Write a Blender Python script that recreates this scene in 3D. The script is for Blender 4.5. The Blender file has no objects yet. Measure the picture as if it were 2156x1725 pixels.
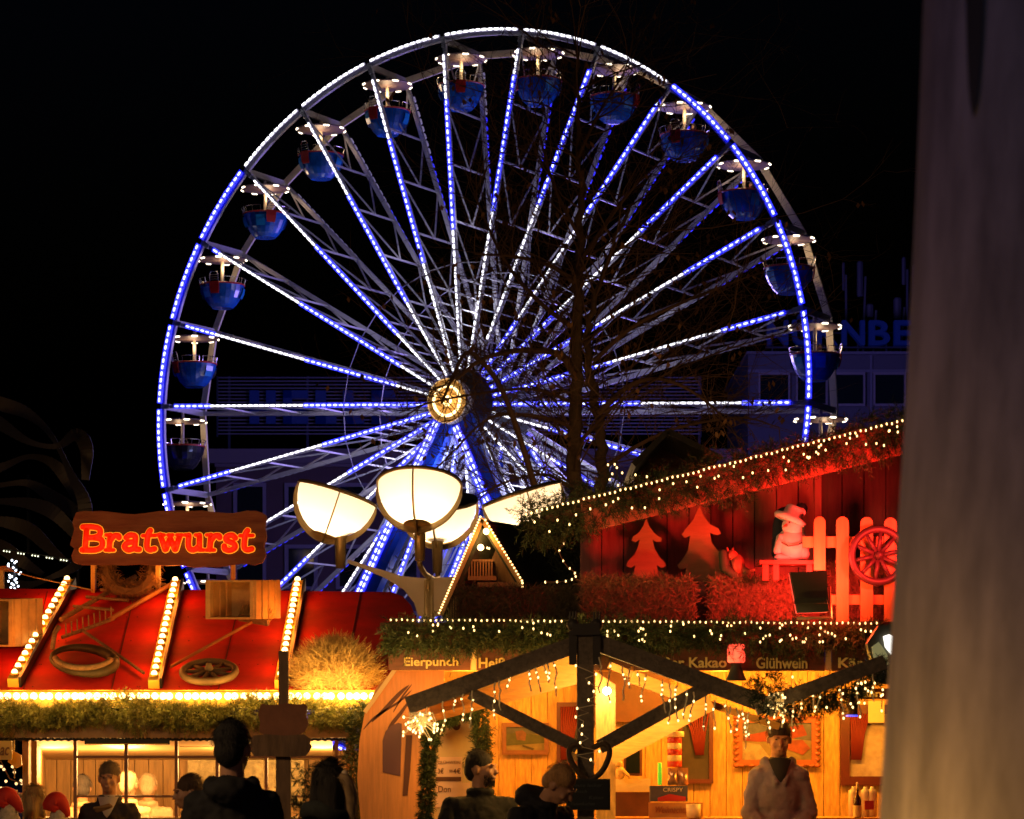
import bpy, bmesh, math, random
from mathutils import Vector, Matrix
from math import sin, cos, pi, radians
rnd = random.Random(7)
U = rnd.uniform
SC = bpy.context.scene
COL = SC.collection

# ---------------------------------------------------------------- camera
F = 6000.0                      # focal length in layout pixels (picture 2156 wide)
CX, HY, EYE = 1078.0, 1600.0, 1.65
camd = bpy.data.cameras.new('camera'); cam = bpy.data.objects.new('camera', camd); COL.objects.link(cam)
cam.location = (0, 0, EYE); cam.rotation_euler = (pi/2, 0, 0)
camd.sensor_width = 36; camd.lens = 36*F/2156; camd.shift_y = (HY-862.5)/2156
camd.clip_start = .1; camd.clip_end = 3000
camd.dof.use_dof = True; camd.dof.focus_distance = 34; camd.dof.aperture_fstop = 9.0
SC.camera = cam
# ---------------------------------------------------------------- night sky
w = bpy.data.worlds.new('World'); SC.world = w; w.use_nodes = True
nt = w.node_tree; nt.nodes.clear()
sk = nt.nodes.new('ShaderNodeTexSky'); sk.sky_type = 'NISHITA'; sk.sun_disc = False
sk.sun_elevation = radians(-4); sk.sun_rotation = radians(200)
bg = nt.nodes.new('ShaderNodeBackground'); bg.inputs[1].default_value = .15
wo = nt.nodes.new('ShaderNodeOutputWorld')
tn = nt.nodes.new('ShaderNodeMix'); tn.data_type = 'RGBA'; tn.blend_type = 'MULTIPLY'; tn.inputs[0].default_value = 1; tn.inputs[7].default_value = (.22, .42, 1.0, 1)
nt.links.new(sk.outputs[0], tn.inputs[6]); nt.links.new(tn.outputs[2], bg.inputs[0]); nt.links.new(bg.outputs[0], wo.inputs[0])
SC.view_settings.view_transform = 'Standard'; SC.view_settings.look = 'None'
SC.view_settings.exposure = 0; SC.view_settings.gamma = 1
SC.cycles.use_light_tree = True
SC.cycles.max_bounces = 6; SC.cycles.diffuse_bounces = 2; SC.cycles.glossy_bounces = 2; SC.cycles.transparent_max_bounces = 8
SC.cycles.sample_clamp_indirect = 3.0
SC.cycles.caustics_reflective = False; SC.cycles.caustics_refractive = False

def at(x, y, Y):
    return Vector(((x-CX)/F*Y, Y, EYE+(HY-y)/F*Y))
def px(n, Y): return n/F*Y

# ---------------------------------------------------------------- lamps
def root_of(o):
    while o.parent: o = o.parent
    return o
def light(name, p, power, col, r=.05, parent=None, kind='POINT', target=None, angle=None, size=None):
    d = bpy.data.lights.new(name, kind); d.energy = power; d.color = col
    if kind == 'AREA':
        d.shape = 'RECTANGLE'; d.size, d.size_y = size
    else: d.shadow_soft_size = r
    if angle: d.spot_size = angle; d.spot_blend = .5
    o = bpy.data.objects.new(name, d); COL.objects.link(o)
    p = Vector(p)
    if parent: o.parent = parent; p = p-root_of(parent).location
    o.location = p
    if target is not None:
        o.rotation_euler = (Vector(target)-(p+(root_of(parent).location if parent else Vector()))).to_track_quat('-Z', 'Y').to_euler()
    return o
WARM = (1, .56, .17); AMBER = (1, .42, .07)

# ---------------------------------------------------------------- materials
MATS = {}
def mat(name, col, rough=.6, metal=0, em=None, es=0, noise=0, nscale=8, bump=0, stretch=None, sample='AUTO', trans=0, col2=None, coat=0, alpha=1):
    if name in MATS: return MATS[name]
    m = bpy.data.materials.new(name); MATS[name] = m; m.use_nodes = True
    nt = m.node_tree; b = nt.nodes['Principled BSDF']
    c = (*col, 1)
    b.inputs['Base Color'].default_value = c
    b.inputs['Roughness'].default_value = rough; b.inputs['Metallic'].default_value = metal
    b.inputs['Coat Weight'].default_value = coat
    b.inputs['Alpha'].default_value = alpha
    if trans: b.inputs['Transmission Weight'].default_value = trans
    if em: b.inputs['Emission Color'].default_value = (*em, 1); b.inputs['Emission Strength'].default_value = es
    if noise or bump:
        tc = nt.nodes.new('ShaderNodeTexCoord'); mp = nt.nodes.new('ShaderNodeMapping')
        nz = nt.nodes.new('ShaderNodeTexNoise'); nz.inputs['Scale'].default_value = nscale; nz.inputs['Detail'].default_value = 6
        nz.inputs['Roughness'].default_value = .65
        if stretch: mp.inputs['Scale'].default_value = stretch
        nt.links.new(tc.outputs['Object'], mp.inputs[0]); nt.links.new(mp.outputs[0], nz.inputs[0])
        if noise:
            mr = nt.nodes.new('ShaderNodeMix'); mr.data_type = 'RGBA'
            rp = nt.nodes.new('ShaderNodeMapRange'); rp.inputs[1].default_value = .35; rp.inputs[2].default_value = .68
            nt.links.new(nz.outputs[0], rp.inputs[0])
            nt.links.new(rp.outputs[0], mr.inputs[0])
            c2 = col2 if col2 else tuple(v*(1-noise) for v in col)
            mr.inputs[6].default_value = c; mr.inputs[7].default_value = (*c2, 1)
            nt.links.new(mr.outputs[2], b.inputs['Base Color'])
        if bump:
            bp = nt.nodes.new('ShaderNodeBump'); bp.inputs['Strength'].default_value = bump; bp.inputs['Distance'].default_value = .02
            nt.links.new(nz.outputs[0], bp.inputs['Height']); nt.links.new(bp.outputs[0], b.inputs['Normal'])
    m.cycles.emission_sampling = sample
    return m
def emis(name, col, s, sample='NONE'):
    return mat(name, (.5, .5, .5), em=col, es=s, sample=sample)

# ---------------------------------------------------------------- mesh builder
class MB:
    def __init__(s): s.v = []; s.f = []
    def add(s, vs, fs):
        n = len(s.v); s.v += [Vector(v) for v in vs]; s.f += [tuple(i+n for i in f) for f in fs]; return s
    def box(s, c, d, R=None):
        c = Vector(c); x, y, z = d[0]/2, d[1]/2, d[2]/2
        vs = [Vector((a*x, b*y, e*z)) for a in (-1, 1) for b in (-1, 1) for e in (-1, 1)]
        if R is not None: vs = [R @ v for v in vs]
        return s.add([v+c for v in vs], [(0, 1, 3, 2), (4, 6, 7, 5), (0, 4, 5, 1), (2, 3, 7, 6), (0, 2, 6, 4), (1, 5, 7, 3)])
    def beam(s, p, q, w, h, up=(0, 1, 0)):       # w along 'up' direction, h across
        p, q, up = Vector(p), Vector(q), Vector(up); d = (q-p).normalized()
        u = (up-up.dot(d)*d)
        if u.length < 1e-4: u = Vector((1, 0, 0)).cross(d)
        u.normalize(); v = d.cross(u)
        a, b = u*w/2, v*h/2
        vs = [p-a-b, p+a-b, p+a+b, p-a+b, q-a-b, q+a-b, q+a+b, q-a+b]
        return s.add(vs, [(0, 3, 2, 1), (4, 5, 6, 7), (0, 1, 5, 4), (1, 2, 6, 5), (2, 3, 7, 6), (3, 0, 4, 7)])
    def tube(s, pts, r, n=6, cap=True, flat=None):
        pts = [Vector(p) for p in pts]; rs = r if isinstance(r, (list, tuple)) else [r]*len(pts)
        k0 = len(s.v); prev = None
        for i, p in enumerate(pts):
            d = (pts[min(i+1, len(pts)-1)]-pts[max(i-1, 0)])
            if d.length < 1e-9: d = Vector((0, 0, 1))
            d.normalize()
            a = prev if prev is not None else (Vector((0, 0, 1)) if abs(d.z) < .9 else Vector((1, 0, 0)))
            u = a-a.dot(d)*d
            if u.length < 1e-5: u = d.orthogonal()
            u.normalize(); prev = u; v = d.cross(u)
            for j in range(n):
                t = 2*pi*j/n; o = (u*cos(t)+v*sin(t))*rs[i]
                if flat: o = Vector((o.x*flat[0], o.y*flat[1], o.z*flat[2]))
                s.v.append(p+o)
        for i in range(len(pts)-1):
            for j in range(n):
                a = k0+i*n+j; b = k0+i*n+(j+1) % n; s.f.append((a, b, b+n, a+n))
        if cap:
            s.f.append(tuple(k0+j for j in reversed(range(n)))); m = k0+(len(pts)-1)*n; s.f.append(tuple(m+j for j in range(n)))
        return s
    def lathe(s, prof, c=(0, 0, 0), n=24, R=None, cap=True):     # prof (r,z)
        c = Vector(c); k0 = len(s.v)
        for r, z in prof:
            for j in range(n):
                v = Vector((r*cos(2*pi*j/n), r*sin(2*pi*j/n), z)); s.v.append((R @ v if R is not None else v)+c)
        for i in range(len(prof)-1):
            for j in range(n):
                a = k0+i*n+j; b = k0+i*n+(j+1) % n; s.f.append((a, b, b+n, a+n))
        if cap:
            if prof[0][0] > 1e-4: s.f.append(tuple(k0+j for j in reversed(range(n))))
            if prof[-1][0] > 1e-4: m = k0+(len(prof)-1)*n; s.f.append(tuple(m+j for j in range(n)))
        return s
    def ell(s, c, r, R=None, n=12, m=8):
        prof = [(max(sin(pi*i/m), 1e-5), -cos(pi*i/m)) for i in range(m+1)]
        c = Vector(c); r = r if isinstance(r, (list, tuple)) else (r, r, r); k0 = len(s.v)
        for a, z in prof:
            for j in range(n):
                v = Vector((a*cos(2*pi*j/n)*r[0], a*sin(2*pi*j/n)*r[1], z*r[2])); s.v.append((R @ v if R is not None else v)+c)
        for i in range(m):
            for j in range(n):
                p = k0+i*n+j; b = k0+i*n+(j+1) % n; s.f.append((p, b, b+n, p+n))
        return s
    def cap(s, p, q, r1, r2=None, n=10):            # capsule
        r2 = r1 if r2 is None else r2; p, q = Vector(p), Vector(q); d = q-p; L = d.length or 1e-6; d = d/L
        pts = []; rs = []
        for i in range(4): t = pi/2*i/3.5; pts.append(p-d*r1*cos(t)); rs.append(max(r1*sin(t), r1*.05))
        for i in range(3, -1, -1): t = pi/2*i/3.5; pts.append(q+d*r2*cos(t)); rs.append(max(r2*sin(t), r2*.05))
        return s.tube(pts, rs, n)
    def ring(s, c, R_, r, axis=(0, 1, 0), n=28, m=6, a0=0, a1=2*pi, sc=(1, 1)):
        c = Vector(c); ax = Vector(axis).normalized(); u = ax.orthogonal().normalized()
        if abs(ax.z) < .9: u = Vector((0, 0, 1)).cross(ax).normalized()
        v = ax.cross(u); full = abs(a1-a0-2*pi) < 1e-6
        pts = [c+(u*cos(a0+(a1-a0)*i/n)*sc[0]+v*sin(a0+(a1-a0)*i/n)*sc[1])*R_ for i in range(n+1)]
        return s.tube(pts, r, m, cap=not full)
    def prism(s, poly, d, closed=True):              # poly: 3d points, d: extrusion vector
        d = Vector(d); n = len(poly); p = [Vector(q) for q in poly]
        fs = [tuple(range(n)), tuple(range(2*n-1, n-1, -1))]+[(i, i+n, (i+1) % n+n, (i+1) % n) for i in range(n)]
        return s.add(p+[q+d for q in p], fs)
    def tri(s, a, b, c): return s.add([a, b, c], [(0, 1, 2)])
    def needle(s, p, d, w):
        d = Vector(d); o = d.cross(Vector((U(-1, 1), U(-1, 1), U(-1, 1))))
        if o.length < 1e-6: o = Vector((1, 0, 0))
        o = o.normalized()*w/2; p = Vector(p)
        return s.add([p-o, p+o, p+d+o*.3, p+d-o*.3], [(0, 1, 2, 3)])
    def build(s, name, m, parent=None, smooth=False, loc=None, local=False):
        me = bpy.data.meshes.new(name)
        org = Vector((0, 0, 0))
        if parent is not None and not local: org = root_of(parent).location.copy()
        elif loc is not None: org = Vector(loc)
        assert max(map(max, s.f)) < len(s.v), name
        me.from_pydata([v-org for v in s.v], [], s.f); me.update()
        bm = bmesh.new(); bm.from_mesh(me); bmesh.ops.recalc_face_normals(bm, faces=bm.faces); bm.to_mesh(me); bm.free()
        if smooth: me.polygons.foreach_set('use_smooth', [True]*len(me.polygons))
        me.materials.append(m)
        o = bpy.data.objects.new(name, me); COL.objects.link(o)
        if parent is not None: o.parent = parent
        else: o.location = org
        return o
def tag(o, label, cat=None, group=None, kind=None):
    if label: o['label'] = label
    if cat: o['category'] = cat
    if group: o['group'] = group
    if kind: o['kind'] = kind
    return o
def thing(name, label, cat, loc, group=None):
    o = bpy.data.objects.new(name, None); COL.objects.link(o); o.location = loc; o.empty_display_size = .1
    return tag(o, label, cat, group)
def solo(name, mb, m, label, cat, group=None, smooth=False):
    xs = [v.x for v in mb.v]; ys = [v.y for v in mb.v]; zs = [v.z for v in mb.v]
    o = mb.build(name, m, None, smooth, loc=((min(xs)+max(xs))/2, (min(ys)+max(ys))/2, min(zs)))
    return tag(o, label, cat, group)
def copy_tree(o, parent=None):
    c = o.copy(); COL.objects.link(c)
    if parent is not None: c.parent = parent
    for ch in o.children: copy_tree(ch, c)
    return c
def meshof(mb, name, m, smooth=True):
    me = bpy.data.meshes.new(name); me.from_pydata(mb.v, [], mb.f); me.update()
    if smooth: me.polygons.foreach_set('use_smooth', [True]*len(me.polygons))
    me.materials.append(m); return me
def bulbs(parent, pts, me, name='bulb', cap=100):
    org = root_of(parent).location
    for p in pts[:cap]:
        o = bpy.data.objects.new(name, me); COL.objects.link(o); o.parent = parent; o.location = Vector(p)-org
    if len(pts) > cap:
        m = MB()
        for p in pts[cap:]: m.add([v.co+Vector(p) for v in me.vertices], [tuple(f.vertices) for f in me.polygons])
        tag(m.build(name, me.materials[0], parent, True), None, kind='stuff')
def text(body, x, y, Y, wpx, hpx, m, name, parent=None, bold=0, ext=.004, shear=0, fit=True):
    cu = bpy.data.curves.new('t', 'FONT'); cu.body = body; cu.offset = bold; cu.extrude = ext; cu.shear = shear; cu.resolution_u = 3
    o = bpy.data.objects.new('t', cu); COL.objects.link(o)
    bpy.context.view_layer.update()
    me = bpy.data.meshes.new_from_object(o.evaluated_get(bpy.context.evaluated_depsgraph_get()))
    COL.objects.unlink(o); bpy.data.objects.remove(o)
    xs = [v.co.x for v in me.vertices]; ys = [v.co.y for v in me.vertices]
    W, H = px(wpx, Y), px(hpx, Y); sx = W/(max(xs)-min(xs)); sz = H/(max(ys)-min(ys))
    p0 = at(x, y+hpx, Y); mb = MB()
    mb.add([Vector(((v.co.x-min(xs))*sx, -v.co.z, (v.co.y-min(ys))*sz))+p0 for v in me.vertices], [tuple(f.vertices) for f in me.polygons])
    bpy.data.meshes.remove(me)
    if parent is None: return mb
    return mb.build(name, m, parent)
def path_pts(pts, step):
    out = []; pts = [Vector(p) for p in pts]
    for a, b in zip(pts, pts[1:]):
        n = max(1, int((b-a).length/step))
        out += [a.lerp(b, i/n) for i in range(n)]
    return out+[pts[-1]]
def smooth_path(ps, n=6):                            # Catmull-Rom
    P = [Vector(p) for p in ps]; P = [P[0]*2-P[1]]+P+[P[-1]*2-P[-2]]; out = []
    for i in range(1, len(P)-2):
        for k in range(n):
            t = k/n; a, b, c, d = P[i-1:i+3]
            out.append(.5*((2*b)+(c-a)*t+(2*a-5*b+4*c-d)*t*t+(3*b-a-3*c+d)*t**3))
    return out+[P[-2]]

# ---------------------------------------------------------------- shared materials
GALV = mat('painted_steel', (.62, .6, .62), .45, .2, noise=.15, nscale=3)
WHITEP = mat('white_paint', (.75, .72, .68), .45)
DARKM = mat('dark_metal', (.03, .03, .03), .4, .6)
CHROME = mat('chrome', (.7, .65, .55), .2, 1)
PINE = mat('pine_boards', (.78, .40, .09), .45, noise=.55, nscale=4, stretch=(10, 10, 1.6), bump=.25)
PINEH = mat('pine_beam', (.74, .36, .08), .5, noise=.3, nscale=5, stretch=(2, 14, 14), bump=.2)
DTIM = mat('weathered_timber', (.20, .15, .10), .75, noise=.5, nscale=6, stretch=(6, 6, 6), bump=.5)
BROWN = mat('brown_board', (.13, .045, .022), .7, noise=.4, nscale=4, stretch=(1, 6, 9), bump=.2)
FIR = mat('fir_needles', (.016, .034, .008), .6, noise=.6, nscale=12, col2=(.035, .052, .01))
STRAW = mat('straw', (.85, .58, .20), .7, noise=.5, nscale=30)
WIRE = mat('cable', (.10, .09, .07), .6)
CLEARW = mat('clear_cable', (.95, .8, .5), .4)
BULB = emis('warm_bulb', (1, .72, .34), 9, 'NONE')
BULBF = emis('fairy_bulb', (1, .62, .22), 4.2, 'NONE')
CREAM = mat('cream_paper', (.72, .58, .33), .7, noise=.12, nscale=8)
RUST = mat('rusty_iron', (.13, .08, .045), .7, .5, noise=.5, nscale=20, bump=.3)
OLDW = mat('old_wood', (.30, .19, .09), .75, noise=.5, nscale=9, stretch=(4, 4, 4), bump=.4)
BLACKB = mat('black_board', (.012, .016, .014), .6)
def bulbmesh(r, m, n=8, k=6, sz=1.0): return meshof(MB().ell((0, 0, 0), (r, r, r*sz), n=n, m=k), 'bulb', m)
FAIRY = bulbmesh(.0062, BULBF, 6, 4, 1.5)
# ================================================================ setting
g = MB(); g.add([(-400, -60, 0), (400, -60, 0), (400, 500, 0), (-400, 500, 0)], [(0, 1, 2, 3)])
tag(g.build('ground', mat('paving', (.10, .095, .09), .6, noise=.4, nscale=.8)), 'dark paved market square', kind='structure')

# ================================================================ ferris wheel
D0 = 120.0; TH = radians(28.7); ct, st = cos(TH), sin(TH)
NS = 26; PH = 79.95; RR = 15.66; WID = 3.1
WC = Vector((-2.02, D0, EYE+(HY-852)/F*D0))
Uv = Vector((ct, -st, 0)); Bv = Vector((st, ct, 0)); Zv = Vector((0, 0, 1))
def W(r, ang, b=0):            # point on wheel: radius, angle in degrees, depth behind the front rim
    a = radians(ang); return WC+Uv*(r*cos(a))+Zv*(r*sin(a))+Bv*b
wheel = thing('ferris_wheel', 'huge ferris wheel outlined in white and blue light strips rising behind the market stalls', 'ferris wheel', (WC.x, WC.y+1.5, 0))
E_W = emis('led_white', (.95, .93, 1), 3.2); E_B = emis('led_blue', (.78, .84, 1), 3.0)
S_W = emis('led_glow_white', (.60, .52, 1), .20); S_B = emis('led_glow_blue', (.0, .003, 1), 1.5)  # emissive colours that stand in for the glow round the dashes
S_W.cycles.emission_sampling = 'AUTO'; S_B.cycles.emission_sampling = 'AUTO'
E_Y = emis('led_yellow', (1, .68, .28), 5)
def led_run(core, halo, pts_fn, t0, t1, pitch, white, off, wd=.11, ln=None):
    """dashes from t0 to t1 (metres along); pts_fn(t) -> point, direction"""
    n = max(1, round(abs(t1-t0)/pitch)); s = (t1-t0)/n
    for i in range(n):
        p, d = pts_fn(t0+(i+.5)*s); L = abs(s)*(.74 if white else .60)
        w_ = wd*(1.12 if white else .8)
        core.tube([p+off*.05-d*L/2, p+off*.05-d*L*.32, p+off*.05+d*L*.32, p+off*.05+d*L/2], [w_*.3, w_*.5, w_*.5, w_*.3], 6)
    a, da = pts_fn(t0); b_, db = pts_fn(t1)
    m = max(1, int(abs(t1-t0)/.9)); 
    for i in range(m):
        p, _ = pts_fn(t0+(t1-t0)*i/m); q, _ = pts_fn(t0+(t1-t0)*(i+1)/m)
        halo.beam(p, q, .05, wd*(2.7 if not white else 1.35), up=Bv)  # wider glowing strip: halo of the dashes built as geometry
def node_ang(k): return PH-360/NS*k
# colour bands of the running light pattern: outer radius fraction -> (b1,b2), True if white outside
bands = {7: (.81, .46, 'b'), 6: None}
def spoke_bands(k):
    T = {0: [(1, .87, 1), (.87, .47, 0), (.47, 0, 1)], 1: [(1, .93, 1), (.93, .52, 0), (.52, .1, 1)], 2: [(1, .56, 0), (.56, .2, 1), (.2, 0, 0)],
         3: [(1, .64, 0), (.64, .3, 1), (.3, 0, 0)], 4: [(1, .69, 0), (.69, .4, 1), (.4, 0, 0)], 5: [(1, .75, 0), (.75, .4, 1), (.4, 0, 0)],
         6: [(1, .80, 0), (.80, .48, 1), (.48, 0, 0)], 7: [(1, .82, 0), (.82, .5, 0), (.5, .2, 0), (.2, 0, 1)], 8: [(1, .6, 1), (.6, .26, 0), (.26, 0, 1)],
         9: [(1, .6, 0), (.6, .3, 0), (.3, 0, 1)], 10: [(1, .5, 0), (.5, 0, 1)], 11: [(1, .5, 1), (.5, 0, 1)], 12: [(1, .6, 0), (.6, 0, 1)],
         25: [(1, .81, 1), (.81, .42, 0), (.42, 0, 1)], 24: [(1, .75, 1), (.75, .35, 0), (.35, 0, 1)], 23: [(1, .67, 1), (.67, .27, 0), (.27, 0, 1)],
         22: [(1, .63, 1), (.63, .22, 0), (.22, 0, 1)], 21: [(1, .92, 0), (.92, .57, 1), (.57, .15, 0), (.15, 0, 1)],
         20: [(1, .83, 0), (.83, .48, 1), (.48, .14, 0), (.14, 0, 1)], 19: [(1, .81, 0), (.81, .46, 1), (.46, 0, 0)],
         18: [(1, .75, 0), (.75, .4, 1), (.4, 0, 0)], 17: [(1, .68, 0), (.68, .34, 1), (.34, 0, 0)], 16: [(1, .6, 0), (.6, .25, 1), (.25, 0, 0)],
         15: [(1, .7, 1), (.7, .4, 1), (.4, 0, 0)], 14: [(1, .5, 1), (.5, 0, 0)], 13: [(1, .5, 1), (.5, 0, 0)]}
    return T[k % NS]
white_seg = {22, 23, 24, 25, 0, 1}            # rim segments k..k+1 clockwise that run white
HR = 1.45
Fo = -Bv
for k in range(NS):
    a = node_ang(k); a2 = node_ang(k+1)
    # ---- rim segment (front and rear chord beams, tie between them)
    seg = MB(); n = 4
    for i in range(n):
        p, q = W(RR-.1, a+(a2-a)*i/n, .14), W(RR-.1, a+(a2-a)*(i+1)/n, .14); seg.beam(p, q, .14, .16, up=Bv)
    so = seg.build('rim_segment', GALV, wheel)
    core, halo = MB(), MB(); wt = k in white_seg
    L = RR*radians(360/NS); g0 = .13
    def arcf(t, a=a):
        an = a-math.degrees(t/RR); p = W(RR+.03, an, -.03); an_ = radians(an)
        return p, (Uv*sin(an_)-Zv*cos(an_))
    led_run(core, halo, arcf, g0, L-g0, .295, wt, Fo, wd=.09)
    core.build('light_dash', E_W if wt else E_B, so); halo.build('light_halo', S_W if wt else S_B, so)
    r = MB(); r.beam(W(RR-.15, a, WID), W(RR-.15, a2, WID), .10, .30, up=Bv)
    r.build('rear_rim_segment', mat('cream_lit_steel', (.85, .74, .52), .5), wheel)  # white steel; warm gondola light put into its cream colour
    t = MB(); t.beam(W(RR-.12, a, 0), W(RR-.15, a, WID), .26, .13, up=Zv)
    p0 = W(RR-.12, a, .1)
    t.beam(W(RR-.45, a, .1), W(RR-.0, a, .1), .16, .2, up=Bv)
    t.build('axle_beam', GALV, wheel)
    # ---- spoke frame
    f = MB()
    f.beam(W(HR, a, .02), W(RR-.3, a, .14), .13, .15, up=Bv)
    f.beam(W(HR, a, WID+.3), W(RR-.2, a, WID), .13, .18, up=Bv)
    rs = [.81, .655, .50, .345]
    for i, x in enumerate(rs):
        A, B = W(x*RR, a, .1), W(x*RR, a, WID+.05); f.beam(A, B, .07, .07)
        M = (A+B)/2; xo = ([.975]+rs)[i]
        if i > 0 or True:
            f.beam(W((xo-.01)*RR, a, .15), M, .07, .07); f.beam(W((xo-.01)*RR, a, WID-.05), M, .07, .07)
    for x in (.30, .26, .22, .18, .14): f.beam(W(x*RR, a, .1), W(x*RR, a, 1.5), .05, .05)
    f.beam(W(.345*RR, a, WID/2), W(HR, a, WID/2), .1, .1)
    so = f.build('spoke', GALV, wheel)
    def rayf(r, a=a):
        an = radians(a); return W(r, a, -.10+.12*(r-HR)/RR), (Uv*cos(an)+Zv*sin(an))
    for (f0, f1, wt) in spoke_bands(k):
        r0, r1 = max(HR, f1*(RR-HR)+HR), (f0*(RR-HR)+HR if f0 < 1 else RR-.75)
        if r1-r0 < .3: continue
        c_, h_ = MB(), MB(); led_run(c_, h_, rayf, r1, r0, .30, wt, Fo, wd=.076)
        c_.build(('blue', 'white')[wt]+'_light_dash', E_W if wt else E_B, so); h_.build(('blue', 'white')[wt]+'_light_halo', S_W if wt else S_B, so)
    # light strip on the far side of the rear spoke
    def rayr(r, a=a):
        an = radians(a); return W(r, a, WID+.30), (Uv*cos(an)+Zv*sin(an))
    for (f0, f1, wt) in spoke_bands(k):
        r0, r1 = max(HR, f1*(RR-HR)+HR), (f0*(RR-HR)+HR if f0 < 1 else RR-.75)
        if r1-r0 < .3: continue
        h_ = MB(); led_run(h_, MB(), rayr, r1, r0, .36, wt, Bv, wd=.10); h_.build('rear_light_glow', S_W if wt else S_B, so)
for b in (.05, WID-.05):
    m = MB()
    for k in range(NS): m.tube([W(.385*RR, node_ang(k), b), W(.385*RR, node_ang(k+1), b)], .022, 5)
    m.build('ring_cable', GALV, wheel)
# hub
RY = Matrix.Rotation(pi/2, 3, 'X') ; RH = Matrix.Rotation(-TH, 3, 'Z') @ Matrix.Rotation(pi/2, 3, 'X')
hub = MB(); hub.lathe([(.55, .2), (.6, .25), (.6, .95), (.95, 1.0), (.95, 1.35), (.90, 1.42), (0, 1.42)], WC, 40, RH)
fl_ = MB(); fl_.lathe([(1.42, -.08), (1.42, .02), (.6, .1), (.5, .25)], WC, 40, RH); fl_.lathe([(.6, -WID-.3), (.6, -.08)], WC, 24, RH); fl_.lathe([(1.4, -WID-.5), (1.4, -WID-.25), (.8, -WID-.2)], WC, 40, RH); fl_.build('axle_flange', mat('dark_steel', (.10, .10, .12), .5, .3), wheel)
hubo = hub.build('hub', mat('hub_steel', (.5, .36, .2), .5, .2, noise=.3, nscale=10), wheel)
def hubp(r, an, b=-1.46): return WC+Uv*(r*cos(an))+Zv*(r*sin(an))+Bv*b
m = MB()
for r_, n_, l_ in ((.62, 34, .10), (.17, 10, .09)):
    for i in range(n_):
        t = 2*pi*i/n_; p = hubp(r_, t); d = (Uv*-sin(t)+Zv*cos(t)); m.cap(p-d*l_*.3, p+d*l_*.3, .06, n=6)
m.build('hub_light', E_Y, hubo)
m = MB(); m.ring(hubp(0, 0, -1.44), .93, .03, axis=Bv, n=40); m.build('hub_rim', WHITEP, hubo)
light('hub_lamp', hubp(0, 0, -2.0), 75, (1, .5, .12), .3, hubo)
# legs: front and rear A-frames, blue faced
BLUEP = mat('blue_panel', (.02, .10, .62), .35, noise=.25, nscale=1.2, coat=.3)
for b, sg in ((-.75, 1), (WID+1.1, -1)):
    for sx in (-1, 1):
        lg = MB(); top = WC+Bv*b; foot = WC+Uv*(sx*8.3)+Bv*(b-sg*1.0); foot.z = 0
        lg.beam(top, foot, .5, .85, up=Bv); lo = lg.build('leg', BLUEP, wheel)
        tr = MB(); dd = (foot-top).normalized(); sd = dd.cross(Bv).normalized()
        for e in (-1, 1): tr.beam(top+sd*e*.62, foot+sd*e*.72, .12, .12)
        for i in range(20):
            p, q = top.lerp(foot, i/20), top.lerp(foot, (i+.5)/20); r_ = top.lerp(foot, (i+1)/20)
            tr.beam(p+sd*.62*(-1)**i, q+sd*.66*(-1)**(i+1), .05, .05)
        tr.build('leg_truss', GALV, lo)
        c, h = MB(), MB()
        for e in ((-.36, -.2) if sg > 0 else (-.3, .3)):
            o_ = sd*e*sx*(1 if sx < 0 else -1)*-1-Bv*.28*1.0
            def lf(t, o_=o_): return top+dd*t+o_, dd
            led_run(c, h, lf, 1.0, (foot-top).length-.3, .31, False, Fo, wd=.09)
        c.build('light_dash', E_B, lo); h.build('light_halo', S_B, lo)
for i, b in enumerate((-1.3, WID+1.6)):
    pass
# light thrown by the LED strips on their own steelwork and the blue panels
for r_, an, pw in ((2.5, -90, 500), (5.5, -60, 450), (5.5, -120, 450)):
    light('led_glow', W(r_, an, -1.2), pw*.45, (.35, .4, 1), .6, wheel)
for i in range(13):
    light('led_glow', W(8.2, node_ang(2*i)+7, WID/2), 30, (.85, .78, 1), .5, wheel)
light('led_glow', W(4.0, 90, WID/2), 140, (.9, .88, 1), .5, wheel)
light('led_glow', W(4.0, -50, WID/2), 200, (.8, .8, 1), .5, wheel); light('led_glow', W(4.0, 210, WID/2), 150, (.8, .8, 1), .5, wheel)
light('led_glow', W(1.0, 90, WID+9), 7500, (.34, .24, 1), 3, wheel)       # spill on the buildings behind

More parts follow.
